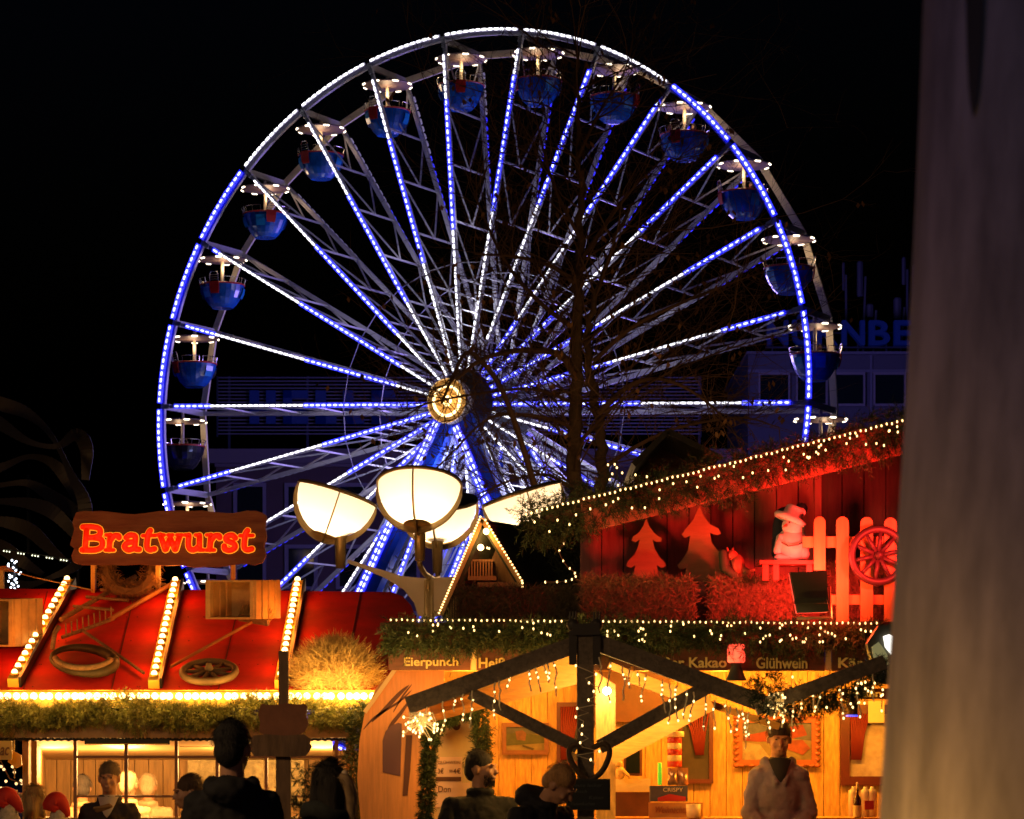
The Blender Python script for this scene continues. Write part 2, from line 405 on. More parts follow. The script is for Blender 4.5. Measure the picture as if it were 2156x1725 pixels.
# ================================================================ gondolas
GB = mat('gondola_blue', (.012, .15, .62), .25, noise=.55, nscale=1.6, coat=.5); GBK = mat('gondola_black', (.02, .02, .025), .25, coat=.4)
GR = mat('gondola_red', (.55, .015, .01), .4); DISC = mat('canopy_white', (.24, .17, .155), .5)
GLAMP = emis('canopy_lamp', (1, .82, .58), 4.5)
GBL = mat('gondola_light_blue', (.02, .30, .72), .3, coat=.4)
def gondola(tub_mat):
    r = thing('gondola', '', 'gondola', (0, 0, 0))
    m = MB().lathe([(.12, .05), (1.08, -.06), (1.10, -.10), (1.06, -.12), (.3, -.17), (0, -.18)], n=32, cap=False)
    can = m.build('canopy', DISC, r, local=True)
    for i in range(8):
        t = 2*pi*(i+.25)/8; d = Vector((-sin(t), cos(t), 0)); p = Vector((cos(t)*1.07, sin(t)*1.07, -.12))
        MB().cap(p-d*.10, p+d*.10, .040, n=8).build('canopy_lamp', GLAMP, can, local=True)
    m = MB(); m.tube([(0, 0, .3), (0, 0, -1.95)], .075, 10); m.build('pole', mat('cream_paint', (.72, .62, .42), .5), r, local=True)
    prof = [(.42, -2.26), (.46, -2.27), (.62, -2.12), (.80, -1.85), (.93, -1.55), (.99, -1.25), (.96, -1.25), (.88, -1.6), (.4, -2.1), (0, -2.15)]
    tub = MB().lathe(prof, n=24, cap=True).build('tub', tub_mat, r, local=True)
    m = MB(); m.ring((0, 0, -1.24), .985, .035, axis=(0, 0, 1), n=32); m.build('tub_rim', GR, tub, local=True)
    # moulded panels
    m = MB()
    for i in range(5):
        t = radians(100+i*58); n_ = Vector((cos(t), sin(t), 0)); s_ = Vector((-sin(t), cos(t), 0))
        w_ = .2; q = []
        for (rr, zz) in ((1.0, -1.40), (.965, -1.62), (.86, -1.85)):
            q += [n_*rr*.985+s_*w_+Zv*zz, n_*rr*.985-s_*w_+Zv*zz]
        if tub_mat is GB: MB().add(q, [(0, 1, 3, 2), (2, 3, 5, 4)]).build('tub_panel', GBL, tub, local=True)
    # door (towards +x) and its arch
    m = MB(); q = []
    for (rr, zz, w_) in ((1.02, -1.2, .22), (1.01, -1.45, .22), (.97, -1.62, .2), (.93, -1.72, .18)):
        q += [Vector((rr, w_, zz)), Vector((rr, -w_, zz)), Vector((rr+.03, w_, zz)), Vector((rr+.03, -w_, zz))]
    fs = []
    for i in range(3):
        a = i*4; fs += [(a, a+1, a+5, a+4), (a+2, a+6, a+7, a+3), (a, a+4, a+6, a+2), (a+1, a+3, a+7, a+5)]
    fs += [(0, 2, 3, 1), (12, 13, 15, 14)]
    m.add(q, fs); m.build('door', GR, r, local=True)
    m = MB(); m.tube([(1.0, -.2, -1.22), (1.07, -.2, -.9), (1.08, -.12, -.78), (1.08, .12, -.78), (1.07, .2, -.9), (1.0, .2, -1.22)], .02, 6)
    for z in (-.92, -1.02, -1.12): m.tube([(1.05, -.19, z), (1.05, .19, z)], .014, 5)
    m.build('door_arch', CHROME, r, local=True)
    m = MB()
    for j in range(6):
        a0 = radians(24+j*53); a1 = a0+radians(44); pts = [(cos(a0)*.99, sin(a0)*.99, -1.22)]
        for i in range(6): t = a0+(a1-a0)*i/5; pts.append((cos(t)*1.05, sin(t)*1.05, -.98))
        pts.append((cos(a1)*.99, sin(a1)*.99, -1.22)); m.tube(pts, .016, 5)
        tm = (a0+a1)/2; m.tube([(cos(tm)*.99, sin(tm)*.99, -1.22), (cos(tm)*1.05, sin(tm)*1.05, -.98)], .011, 4)
    m.build('railing', CHROME, r, local=True)
    m = MB(); m.ring((0, 0, -1.62), .62, .14, axis=(0, 0, 1), n=20, m=6); m.build('bench_seat', GR, r, local=True)
    return r
gproto = gondola(GB)
GL = {0: ('blue gondola hanging just right of the top of the wheel, under the topmost white arc', -160), 1: ('blue gondola second right of the wheel top with its red door to the right', -25),
      2: ('blue gondola with two riders at the upper right of the wheel', -115), 3: ('blue gondola inside the blue right arc with one rider in red', -165),
      4: ('blue gondola right of the wheel just above the far antennas', 0), 5: ('blue gondola with a rider in a tan coat in front of the blue rooftop letters', 5),
      6: ('lowest right gondola half hidden behind the garlanded roof edge', 10), 25: ('blue gondola just left of the wheel top with its red door facing the viewer', -90),
      24: ('blue gondola second left of the wheel top with its door at left', -125), 23: ('blue gondola third left of the wheel top on the white arc', -130),
      22: ('blue gondola at upper left where the rim changes from white to blue', -70), 21: ('blue gondola fourth above the black one on the left side', -105),
      20: ('blue gondola directly above the black one on the left side', -140), 19: ('black gondola on the left side of the wheel above the sausage sign', 95),
      18: ('gondola hidden behind the sausage sign, only its lit canopy showing', -100), 17: ('lowest left gondola glimpsed under the sausage sign', -60)}
GPOS = {}
for k, (lab, rot) in GL.items():
    if k == 19:
        g = gondola(GBK)
    elif k == 0: g = gproto
    else: g = copy_tree(gproto)
    p = W(RR-.12, node_ang(k), WID/2); p.z -= .42
    g.location = p; g.rotation_euler = (0, 0, radians(rot)); GPOS[k] = p
    tag(g, lab, 'gondola', 'gondolas hanging round the ferris wheel')
for g in [o for o in COL.objects if o.name.startswith('gondola') and o.parent is None]:
    lo = light('canopy_glow', (0, 0, 0), 24, (1, .66, .38), .25); lo.parent = g; lo.location = (.15, .1, -.5)
# ================================================================ buildings behind
BD = 170.0
def wall_rect(mb, x0, y0, x1, y1, Y, dp=1.0):
    a = at(x0, y1, Y); b = at(x1, y0, Y); mb.box(((a.x+b.x)/2, Y+dp/2, (a.z+b.z)/2), (b.x-a.x, dp, b.z-a.z))
def slab(x0, y0, x1, y1, Y, dp): m = MB(); wall_rect(m, x0, y0, x1, y1, Y, dp); return m
MAUVE = mat('mauve_render', (.16, .10, .115), .8, noise=.25, nscale=.3); WINF = mat('window_frame', (.30, .27, .36), .6)
GLASSD = mat('dark_window_glass', (.008, .012, .018), .06)
bl = thing('office_building', 'long mauve office building behind the wheel with framed windows and a louvred sign screen', 'building', at(950, 1600, BD))
m = slab(455, 975, 1560, 1600, BD, 14); m.build('wall', MAUVE, bl)
m = MB(); wall_rect(m, 440, 945, 1570, 975, BD-.6, 15); wall_rect(m, 452, 975, 1562, 983, BD-.3, 14.6); m.build('cornice', mat('pale_mauve', (.24, .2, .25), .8), bl)
for (yt, yb) in ((1025, 1090), (1155, 1235), (1295, 1370)):
    for i in range(10):
        x0 = 500+i*108
        f = MB()
        for (a_, b_, c_, d_) in ((x0-9, yt-8, x0+60, yt), (x0-9, yb, x0+60, yb+6), (x0-9, yt, x0-1, yb), (x0+53, yt, x0+60, yb)): wall_rect(f, a_, b_, c_, d_, BD-.25, .3)
        wf = f.build('window', WINF, bl); slab(x0-1, yt, x0+53, yb, BD-.08, .1).build('pane', GLASSD, wf)
m = MB()
for i in range(17):
    y = 794+i*7.4; wall_rect(m, 458, y, 1476, y+2.6, BD+1, .12)
lou = m.build('louvre_screen', mat('louvre_metal', (.20, .19, .30), .5, .3), bl)
m = MB()
for x in range(480, 1480, 165): wall_rect(m, x, 792, x+5, 950, BD+1.3, .2)
wall_rect(m, 456, 792, 459, 920, BD+.9, .2); wall_rect(m, 1474, 792, 1477, 920, BD+.9, .2); m.build('sign_frame', mat('sign_steel', (.03, .04, .10), .6), bl)
SIGNB = mat('sign_blue', (.004, .02, .14), .5, em=(.0, .01, .2), es=.12)
m = MB()
# large weathered blue letters seen between the spokes
def L_E(x, w_): return [(x, 822, x+w_*.35, 892), (x, 822, x+w_, 838), (x, 850, x+w_*.9, 864), (x, 877, x+w_, 892)]
for r_ in [(525, 822, 545, 892), (560, 822, 580, 892), (525, 850, 580, 864)]: wall_rect(m, *r_, BD+.5, .3)
for r_ in L_E(596, 52)+[(664, 822, 686, 892), (664, 875, 708, 892)]+[(722, 822, 744, 892), (722, 875, 766, 892)]+L_E(782, 50): wall_rect(m, *r_, BD+.5, .3)
m.build('sign_letter', SIGNB, bl)
m = MB()
for i in range(4): wall_rect(m, 570+i*60, 1215, 572+i*60, 1216, BD-.2, .05)
# right building
bd2 = 165.0
SLATE = mat('blue_grey_render', (.13, .13, .20), .8, noise=.2, nscale=.3)
b2 = thing('tower_block', 'blue grey tower block at right with blue rooftop letters and a row of windows', 'building', at(1750, 1600, bd2))
slab(1575, 745, 2260, 1600, bd2, 16).build('wall', SLATE, b2)
m = MB(); wall_rect(m, 1572, 740, 2262, 746, bd2-.4, 17); wall_rect(m, 1575, 778, 2260, 784, bd2-.15, .2); wall_rect(m, 1585, 1046, 2260, 1052, bd2-.15, .2)
wall_rect(m, 1740, 780, 1744, 1060, bd2-.12, .15); wall_rect(m, 1832, 745, 1837, 960, bd2-.12, .15); m.build('string_course', mat('blue_trim', (.2, .2, .3), .7), b2)
for (x0, x1) in ((1601, 1660), (1680, 1739), (1757, 1818), (1843, 1904), (1930, 1990), (2010, 2070)):
    for (yt, yb) in ((789, 850),):
        f = MB()
        for r_ in ((x0-4, yt-5, x1+4, yt), (x0-4, yb, x1+4, yb+5), (x0-4, yt, x0, yb), (x1, yt, x1+4, yb)): wall_rect(f, *r_, bd2-.25, .3)
        wf = f.build('window', WINF, b2); slab(x0, yt, x1, yb, bd2-.06, .08).build('pane', GLASSD, wf)
for x0, w_ in ((1601, 59), (1690, 59), (1780, 59)):
    slab(x0, 905, x0+w_, 960, bd2-.06, .1)
LB = mat('blue_letter', (.008, .03, .2), .5, em=(.0, .02, .30), es=.07)
x = 1615
for ch, w_ in (('N', 44), ('Ü', 42), ('R', 44), ('N', 48), ('B', 44), ('E', 38), ('R', 44), ('G', 46)):
    dy = 0 if ch != 'Ü' else -13
    mb = text(ch, x, 676+dy, bd2-.6, w_, 52-dy, LB, 'rooftop_letter', bold=.02, ext=.3)
    for v in mb.v: v.y += (bd2-.6-v.y)*.0
    mb.build('rooftop_letter', LB, b2); x += w_+9
m = MB(); wall_rect(m, 1612, 730, 2050, 733, bd2-.2, .3); wall_rect(m, 1612, 700, 2050, 702, bd2-.1, .2)
for x in range(1625, 2050, 60): wall_rect(m, x, 690, x+3, 745, bd2, .2)
m.build('letter_rail', mat('sign_steel', (.03, .04, .10), .6), b2)
ANT = mat('antenna_paint', (.10, .10, .17), .6)
for i, (x, y0, y1, w_) in enumerate(((1776, 556, 612, 6), (1811, 553, 625, 14), (1903, 545, 600, 9), (1832, 644, 668, 16), (1890, 630, 672, 18), (1926, 560, 640, 10))):
    m = MB(); c = at(x, y1, bd2+3); r_ = px(w_/2, bd2); m.lathe([(r_*.8, 0), (r_, .1), (r_, px(y1-y0, bd2)), (r_*.7, px(y1-y0, bd2)+.1)], c, 8)
    m.beam(c+Vector((r_*1.6, 0, px(y1-y0, bd2)*.6)), at(x+6, 745, bd2+3), .12, .12)
    m.build('antenna', ANT, b2)
# ================================================================ street lantern with four bowls
LY = 27.0
lp = thing('street_lamp', 'cream street lamp with four glowing half bowl lanterns on curved arms', 'street lamp', (at(903, 1600, LY).x, LY, 0))
LPM = mat('lamp_bronze', (.42, .30, .13), .35, .5); LPC = mat('lamp_cream', (.50, .42, .30), .5)
gm = bpy.data.materials.new('lamp_glass'); gm.use_nodes = True; nt = gm.node_tree; nt.nodes.clear()
tr_ = nt.nodes.new('ShaderNodeBsdfTranslucent'); tr_.inputs[0].default_value = (.95, .86, .74, 1)
df = nt.nodes.new('ShaderNodeBsdfDiffuse'); df.inputs[0].default_value = (.85, .78, .68, 1)
em_ = nt.nodes.new('ShaderNodeEmission'); em_.inputs[0].default_value = (1, .70, .42, 1); em_.inputs[1].default_value = .14
mx = nt.nodes.new('ShaderNodeMixShader'); mx.inputs[0].default_value = .25; ad = nt.nodes.new('ShaderNodeAddShader'); ou = nt.nodes.new('ShaderNodeOutputMaterial')
nt.links.new(tr_.outputs[0], mx.inputs[1]); nt.links.new(df.outputs[0], mx.inputs[2]); nt.links.new(mx.outputs[0], ad.inputs[0]); nt.links.new(em_.outputs[0], ad.inputs[1]); nt.links.new(ad.outputs[0], ou.inputs[0])
gm.cycles.emission_sampling = 'NONE'
BR = px(84, LY)
def lantern(cx, cyb, Y, outdir, tilt=18):
    """cx: layout x of the bowl's foot, cyb: layout y of the bowl bottom"""
    foot = at(cx, cyb, Y); R = Matrix.Rotation(radians(tilt), 3, Vector((outdir.y, -outdir.x, 0)).normalized()) if tilt else Matrix.Identity(3)
    ax = R @ Vector((0, 0, 1))
    if (ax.xy.dot(outdir.xy)) > 0: R = Matrix.Rotation(-radians(tilt), 3, Vector((outdir.y, -outdir.x, 0)).normalized()); ax = R @ Vector((0, 0, 1))
    C = foot+Vector((0, 0, BR*1.05))+outdir*px(6, LY); 
    head = MB().tube([foot-Vector((0, 0, .30)), foot-Vector((0, 0, .02)), foot+ax*.08], [.045, .055, .075], 14).build('lantern_stem', LPM, lp, True)
    prof = [(BR*sin(t), -BR*cos(t)*1.08) for t in [pi/2*i/12 for i in range(1, 13)]]
    MB().lathe(prof, C, 40, R, cap=False).build('bowl_glass', gm, head, True)
    m = MB(); m.lathe([(BR*1.0, .0), (BR*1.04, .003), (BR*1.04, .02), (BR*.8, .035), (0, .05)], C, 40, R); m.build('lid', mat('lamp_lid', (.06, .05, .04), .6), head)
    m = MB()
    m.ring(C, BR*1.02, .014, axis=ax, n=40)
    base = math.atan2(outdir.y, outdir.x)
    for j in range(4):
        t = base+j*pi/2; pts = []
        for i in range(0, 13):
            a = pi/2*i/12; rr = BR*1.015
            pts.append(C+R @ Vector((rr*sin(a)*cos(t), rr*sin(a)*sin(t), -rr*cos(a)*1.08)))
        for q in range(12):
            o0, o1 = (pts[q]-C).normalized(), (pts[q+1]-C).normalized(); w0, w1 = .062*(1-q/12)**.6+.008, .062*(1-(q+1)/12)**.6+.008
            tn = (R @ Vector((-sin(t), cos(t), 0)))*.007
            A_, B_, C_, D_ = pts[q], pts[q+1], pts[q+1]+o1*w1, pts[q]+o0*w0
            m.add([A_-tn, B_-tn, C_-tn, D_-tn, A_+tn, B_+tn, C_+tn, D_+tn], [(0, 1, 2, 3), (7, 6, 5, 4), (0, 4, 5, 1), (1, 5, 6, 2), (2, 6, 7, 3), (3, 7, 4, 0)])
    for i in range(6): pass
    m.lathe([(BR*1.03*sin(t), -BR*1.03*cos(t)*1.08) for t in [0.02, .12, .24, .34]], C, 32, R, cap=False)
    m.build('lantern_frame', LPM, head)
    bp = C-ax*BR*.62
    MB().ell(bp, (.05, .05, .08)).build('lamp_bulb', emis('lamp_core', (1, .85, .6), 30), head, True)
    light('lantern_light', bp+ax*.02, 20, (1, .70, .38), .10, head)
    return foot
post = Vector((at(903, 1600, LY).x, LY, 0)); jz = at(903, 1225, LY).z
f1 = lantern(717, 1130, 27.0, Vector((-1, -.12, 0))); f4 = lantern(1092, 1130, 27.0, Vector((1, .12, 0)))
f2 = lantern(884, 1112, 26.15, Vector((-.12, -1, 0))); f3 = lantern(921, 1142, 27.85, Vector((.12, 1, 0)))
m = MB(); m.tube([post, (post.x, LY, jz+.02)], [.055, .05], 14)
m.build('pole', LPM, lp, True)
for f in (f2, f3):
    m = MB(); e = f-Vector((0, 0, .28)); m.tube(smooth_path([e, e+Vector((0, 0, -.06)), e.lerp(Vector((post.x, LY, jz)), .5)+Vector((0, 0, -.03)), (post.x, LY, jz+.03), (post.x, LY, jz-.2)], 5), .026, 8); m.build('lamp_arm', LPM, lp, True)
def fin(xs, Yc):
    top = [at(*xs[0][i], Yc) for i in range(len(xs[0]))]; return [Vector(p) for p in top]
L = [(732, 1178), (790, 1196), (850, 1214), (905, 1219), (905, 1300), (880, 1297), (872, 1270), (850, 1242), (812, 1218), (760, 1196), (732, 1186)]
m = MB(); m.prism([at(x, y, LY)-Vector((0, .02, 0)) for x, y in L], (0, .04, 0)); m.build('curved_arm', LPC, lp)
m = MB(); m.prism([at(1806-x, y, LY)-Vector((0, .02, 0)) for x, y in L], (0, .04, 0)); m.build('curved_arm', LPC, lp)

# ================================================================ bare tree in front of the wheel
BARK = mat('bark', (.16, .09, .035), .9, noise=.5, nscale=3, stretch=(4, 4, 1), bump=.6)
TWIG = mat('twig', (.15, .075, .03), .9); LEAF = mat('dry_leaf', (.28, .12, .03), .8, noise=.4, nscale=6)
TY = 45.0
def make_tree(label, base_x, Y, trunks, limbs, nt_, lv, seed):
    r_ = random.Random(seed); t = thing('bare_tree', label, 'tree', (at(base_x, 1600, Y).x, Y, 0))
    trunk, tw, lf = MB(), MB(), MB()
    def twig(p, d, L, rad, depth):
        pts = [p]; n = 4; q = p.copy(); dd = d.normalized()
        for i in range(n):
            dd = (dd+Vector((r_.gauss(0, .16), r_.gauss(0, .16), r_.gauss(0.03, .14)))).normalized(); q = q+dd*L/n; pts.append(q.copy())
        tw.tube(pts, [rad*(1-.75*i/n) for i in range(n+1)], 3 if rad < .012 else 5, cap=False)
        if depth > 0:
            for i in range(r_.choice((2, 3, 4)) if depth > 1 else r_.choice((2, 3))):
                j = r_.randint(1, n); e = pts[j]
                s_ = (dd+Vector((r_.gauss(0, .7), r_.gauss(0, .7), r_.gauss(.05, .6)))).normalized()
                twig(e, s_, L*r_.uniform(.45, .75), rad*.55, depth-1)
        elif r_.random() < lv:
            for _ in range(r_.choice((1, 2, 3))):
                e = pts[-1]+Vector((r_.gauss(0, .05), r_.gauss(0, .05), r_.gauss(-.04, .04))); a = Vector((r_.gauss(0, .03), r_.gauss(0, .03), -.10)); b = Vector((r_.gauss(0, 1), r_.gauss(0, 1), r_.gauss(0, .3))).normalized()*.035
                lf.add([e, e+a*.5+b, e+a, e+a*.5-b], [(0, 1, 2, 3)])
    for pts, r0, r1 in trunks:
        P = smooth_path([at(x, y, Yy) for x, y, Yy in pts], 8); n = len(P)
        P = [p+Vector((r_.gauss(0, .02), r_.gauss(0, .02), 0)) for p in P]
        trunk.tube(P, [r0+(r1-r0)*i/(n-1) for i in range(n)], 10)
        for i in range(n//5, n):
            for _ in range(nt_[0]):
                if r_.random() < .75:
                    a = r_.uniform(0, 2*pi); el = r_.uniform(-.1, .9); d = Vector((cos(a)*cos(el), sin(a)*cos(el)*.5, sin(el)))
                    twig(P[i], d, r_.uniform(1.2, 3.0), .016, 3)
    for pts, r0, r1 in limbs:
        P = smooth_path([at(x, y, Yy) for x, y, Yy in pts], 6); n = len(P)
        tw.tube(P, [r0+(r1-r0)*i/(n-1) for i in range(n)], 7)
        for i in range(2, n):
            for _ in range(nt_[1]):
                if r_.random() < .6: 
                    d = (P[i]-P[i-1]).normalized()*.6+Vector((r_.gauss(0, .7), r_.gauss(0, .7), r_.gauss(.15, .6)))
                    twig(P[i], d, r_.uniform(.6, 1.7), .010, 2)
    trunk.build('trunk', BARK, t, True); tw.build('branches', TWIG, t)
    if lf.f: lf.build('leaves', LEAF, t)
    return t
trk = [([(1214, 1610, 45), (1212, 1300, 45), (1210, 1000, 45), (1213, 800, 45), (1216, 600, 45), (1222, 420, 45.1), (1218, 250, 45.2), (1212, 100, 45.2)], .155, .02),
       ([(1262, 1610, 45.5), (1262, 1200, 45.5), (1266, 980, 45.4), (1256, 860, 45.3), (1236, 740, 45.2), (1262, 600, 45), (1330, 430, 44.8)], .13, .025)]
lim = [([(1150, 1120, 44), (1130, 1040, 44), (1100, 940, 44), (1065, 840, 44), (1030, 780, 44), (985, 742, 44), (955, 790, 44), (930, 850, 43.8)], .06, .02),
       ([(1215, 800, 45), (1180, 748, 44.7), (1125, 738, 44.5), (1065, 742, 44.3), (1010, 760, 44), (960, 800, 44)], .06, .025),
       ([(1212, 905, 45), (1150, 880, 44.6), (1060, 873, 44.4), (1010, 895, 44.2), (960, 945, 44), (905, 1000, 44)], .03, .012),
       ([(1215, 600, 45), (1160, 560, 44.8), (1080, 540, 44.6), (1000, 535, 44.5)], .045, .012),
       ([(1216, 560, 45), (1270, 480, 45), (1330, 400, 45), (1400, 330, 45)], .045, .01),
       ([(1260, 870, 45), (1330, 810, 44.8), (1400, 800, 44.6), (1480, 840, 44.4), (1540, 900, 44.3)], .05, .012),
       ([(1250, 760, 45), (1330, 690, 44.8), (1430, 640, 44.6), (1530, 600, 44.5), (1610, 570, 44.5)], .04, .01),
       ([(1220, 700, 45), (1140, 640, 44.8), (1070, 560, 44.7), (1020, 460, 44.7), (990, 380, 44.7)], .045, .01),
       ([(1265, 990, 45.3), (1340, 940, 45), (1430, 900, 45), (1560, 880, 45), (1640, 900, 45)], .04, .01),
       ([(1220, 500, 45), (1170, 400, 45), (1140, 300, 45), (1120, 200, 45)], .035, .008),
       ([(1218, 330, 45), (1260, 240, 45), (1310, 160, 45), (1330, 100, 45)], .03, .006),
       ([(1215, 850, 45), (1120, 820, 44.5), (1000, 830, 44.5), (900, 850, 44.5), (840, 870, 44.5)], .03, .008),
       ([(1210, 1030, 45), (1150, 1000, 44.8), (1080, 1010, 44.6), (1010, 1040, 44.5)], .03, .01),
       ([(1212, 940, 45), (1300, 850, 45.2), (1400, 790, 45.3), (1520, 740, 45.3), (1650, 700, 45.3)], .03, .008)]
make_tree('tall bare tree with twin dark trunks and few brown leaves before the wheel', 1225, TY, trk, lim, (2, 2), .08, 5)

# ================================================================ wavy ribbon facade at left
wv = thing('wavy_sculpture', 'dim curling metal ribbon sculpture in the dark at the left edge', 'sculpture', at(80, 1600, 60))
RIB = mat('ribbon_metal', (.20, .15, .10), .5, .4, noise=.2, nscale=1)
ribs = [[(-60, 830), (0, 850), (60, 872), (110, 920), (150, 1000), (178, 1060), (176, 1120)], [(-60, 860), (0, 892), (60, 930), (120, 940), (160, 915), (182, 945), (180, 1010)],
        [(-60, 1000), (0, 985), (60, 962), (110, 975), (150, 1020), (175, 1070)], [(-60, 1030), (0, 1022), (60, 1018), (115, 1050), (160, 1080), (178, 1110)],
        [(-60, 1062), (0, 1056), (70, 1062), (120, 1085), (170, 1140)], [(-60, 1100), (0, 1098), (60, 1115), (110, 1160), (150, 1190)],
        [(-60, 1130), (0, 1150), (50, 1185), (90, 1210)], [(-60, 1230), (0, 1228), (60, 1232), (110, 1215), (160, 1190), (180, 1150)]]
for i, r_ in enumerate(ribs):
    P = smooth_path([at(x, y, 60+.5*sin(i*2+j)) for j, (x, y) in enumerate(r_)], 6); m = MB(); n = len(P)
    for k in range(n-1):
        wdt = .20+.10*sin(k*.25+i)
        m.beam(P[k], P[k+1]+(P[k+1]-P[k])*.05, .05, wdt)
    m.build('metal_ribbon', RIB, wv)
m = MB()
for x in (-20, 60, 165): m.tube([at(x, 1600, 60.7), at(x, 1000, 60.7)], .05, 6)
m.build('support_post', DARKM, wv)
light('added_fill', (1.5, 39, 5), 230, (1, .58, .26), 1.0, None)  # unseen warm fill added to light the bare tree
light('added_fill', at(-260, 1500, 50), 130, (1, .62, .32), 1.0, wv)  # unseen warm fill added to bring out the ribbons
# cold fairy lights on a far shrub, and a far string of lamps
FL = emis('cold_fairy', (.75, .85, 1), 5)
sh = thing('fairy_lit_post', 'slim dark post wrapped in cold white fairy lights behind the left roof', 'light post', at(30, 1600, 40))
MB().tube([at(30, 1600, 40), at(30, 1180, 40)], .05, 8).build('post', DARKM, sh)
bulbs(sh, [at(30+U(-14, 14), 1180+i*2.6, 39.9+U(-.05, .05)) for i in range(24)], bulbmesh(.016, FL, 5, 4))
fs = thing('distant_string_light', 'thin string of tiny greenish lamps sagging behind the sausage sign', 'string lights', at(70, 1600, 45))
P = [at(x, 1157+ (x-12)*.155, 45) for x in range(8, 155, 6)]
MB().tube(P, .01, 4).build('cable', WIRE, fs)
bulbs(fs, [p-Vector((0, 0, .03)) for i, p in enumerate(P) if i % 5 < 3], bulbmesh(.013, emis('dim_fairy', (.9, .9, .6), 2.5), 5, 4))
# far gabled roof behind the tree
fr = thing('distant_stall', 'dark gabled stall roof peeking over the garland behind the tree', 'stall', at(1410, 1600, 36))
m = MB(); m.beam(at(1325, 1000, 36), at(1395, 932, 36), 2.5, .07); m.beam(at(1395, 932, 36), at(1500, 985, 36), 2.5, .07); m.build('roof', mat('olive_roof', (.12, .10, .05), .7), fr)
m = MB(); m.prism([at(1335, 1000, 36.3), at(1395, 940, 36.3), at(1490, 990, 36.3), at(1490, 1600, 36.3), at(1335, 1600, 36.3)], (0, .1, 0)); m.build('gable_wall', BROWN, fr)

# ================================================================ garland / straw helpers
def garland(pts, r, n, name, label, group=None, parent=None, droop=1.0, ln=(.05, .09), wd=.0055, flat=.8, shag=None, fm=None):
    m = MB(); P = [Vector(p) for p in pts]; seg = [(b-a).length for a, b in zip(P, P[1:])]; T = sum(seg)
    for i in range(int(T*n)):
        t = U(0, T); j = 0
        while j < len(seg)-1 and t > seg[j]: t -= seg[j]; j += 1
        a, b = P[j], P[j+1]; c = a.lerp(b, min(1, t/seg[j])); ax = (b-a).normalized()
        s_ = sum(seg[:j])+t; rr = r*(.8+.25*sin(s_*5.3)+.18*sin(s_*13.1+1))
        ang = U(0, 2*pi); u = ax.orthogonal().normalized(); v = ax.cross(u)
        rad = rr*math.sqrt(U(0, 1)); o = (u*cos(ang)+v*sin(ang)); c2 = c+o*rad*Vector((1, flat, 1)).length/1.6
        c2.z -= rad*.12*droop
        d0 = (o*U(.3, 1)+ax*U(-.8, .8)+Vector((0, 0, -.35*droop))).normalized()
        if i % 5: continue
        Ls = U(.06, .13)*(r/.12)**.5; sd_ = d0.orthogonal().normalized(); s2_ = d0.cross(sd_)
        for q in range(15):
            tq = q/14; aq = U(0, 2*pi); d = (d0*.75+(sd_*cos(aq)+s2_*sin(aq))*.8).normalized()
            m.needle(c2+d0*Ls*tq, d*U(*ln)*.62*(1-.4*tq), wd)
    if parent: return m.build(name, FIR, parent)
    return solo(name, m, fm or FIR, label, 'garland', group)
def straw_block(x0, y0, x1, y1, Y, dp, n, name, label, group=None, matr=None, shag=.05, ln=(.06, .16)):
    a, b = at(x0, y1, Y), at(x1, y0, Y); m = MB(); cx, cz = (a.x+b.x)/2, (a.z+b.z)/2; w_, h_ = b.x-a.x, b.z-a.z
    m.box((cx, Y+dp/2+.02, cz), (w_*.96, dp*.95, h_*.93))
    for _ in range(n):
        fce = rnd.random()
        if fce < .62: p = Vector((U(a.x, b.x), Y+U(-.01, .02), U(a.z, b.z))); d = Vector((U(-1, 1), U(-.35, .1), U(-1, 1)))
        elif fce < .85: p = Vector((U(a.x, b.x), U(Y, Y+dp), b.z-U(0, .03))); d = Vector((U(-1, 1), U(-1, 1), U(-.1, .5)))
        else: p = Vector((rnd.choice((a.x, b.x)), U(Y, Y+dp), U(a.z, b.z))); d = Vector((U(-.4, .4), U(-1, 1), U(-1, 1)))
        d = d.normalized()*U(*ln); m.needle(p-d/2, d, .004+U(0, .003))
    return solo(name, m, matr or STRAW, label, 'straw bale', group)
# ================================================================ sausage stall (left)
EY, RY_ = 22.0, 24.0
ez, rz = at(0, 1455, EY).z, at(0, 1243, RY_).z
def roofp(x, y, up=0.0):
    # intersect view ray with the roof plane through (.., EY, ez) and (.., RY_, rz)
    k = (rz-ez)/(RY_-EY); s_ = (HY-y)/F
    Y = (EYE-ez+k*EY)/(k-s_); p = at(x, y, Y); n = Vector((0, -k, 1)).normalized(); return p+n*up
stall = thing('sausage_stall', 'sausage stall with a red roof, warm lit windows and bulb lit roof battens', 'market stall', (at(380, 1600, 22).x, 23, 0))
REDR = mat('red_roof_sheet', (.62, .004, .002), .75, noise=.45, nscale=2.2, bump=.12)
m = MB(); kk = Vector((0, -(rz-ez)/(RY_-EY), 1)).normalized()
m.prism([roofp(x, y) for x, y in [(-140, 1239), (300, 1241), (600, 1244), (825, 1247), (848, 1256), (865, 1274), (876, 1300), (880, 1455), (-140, 1455)]], -kk*.05); ro = m.build('roof', REDR, stall)
m = MB()
for x_ in (60, 245, 470, 720):
    m.beam(roofp(x_+40, 1246, .004), roofp(x_-10 if x_ < 600 else x_, 1452, .004), .004, .008, up=kk)
for _ in range(70):
    m.ell(roofp(U(-20, 850), rnd.choice((1252, 1300, 1350, 1400, 1447)), .004), (.006, .006, .004), n=6, m=4)
m.build('roof_seam', mat('roof_seam_dark', (.12, .01, .008), .6), ro)
YELW = mat('yellow_paint', (.80, .50, .06), .4)
BB = bulbmesh(.024, emis('marquee_bulb', (1, .58, .20), 7, 'AUTO'), 8, 6)
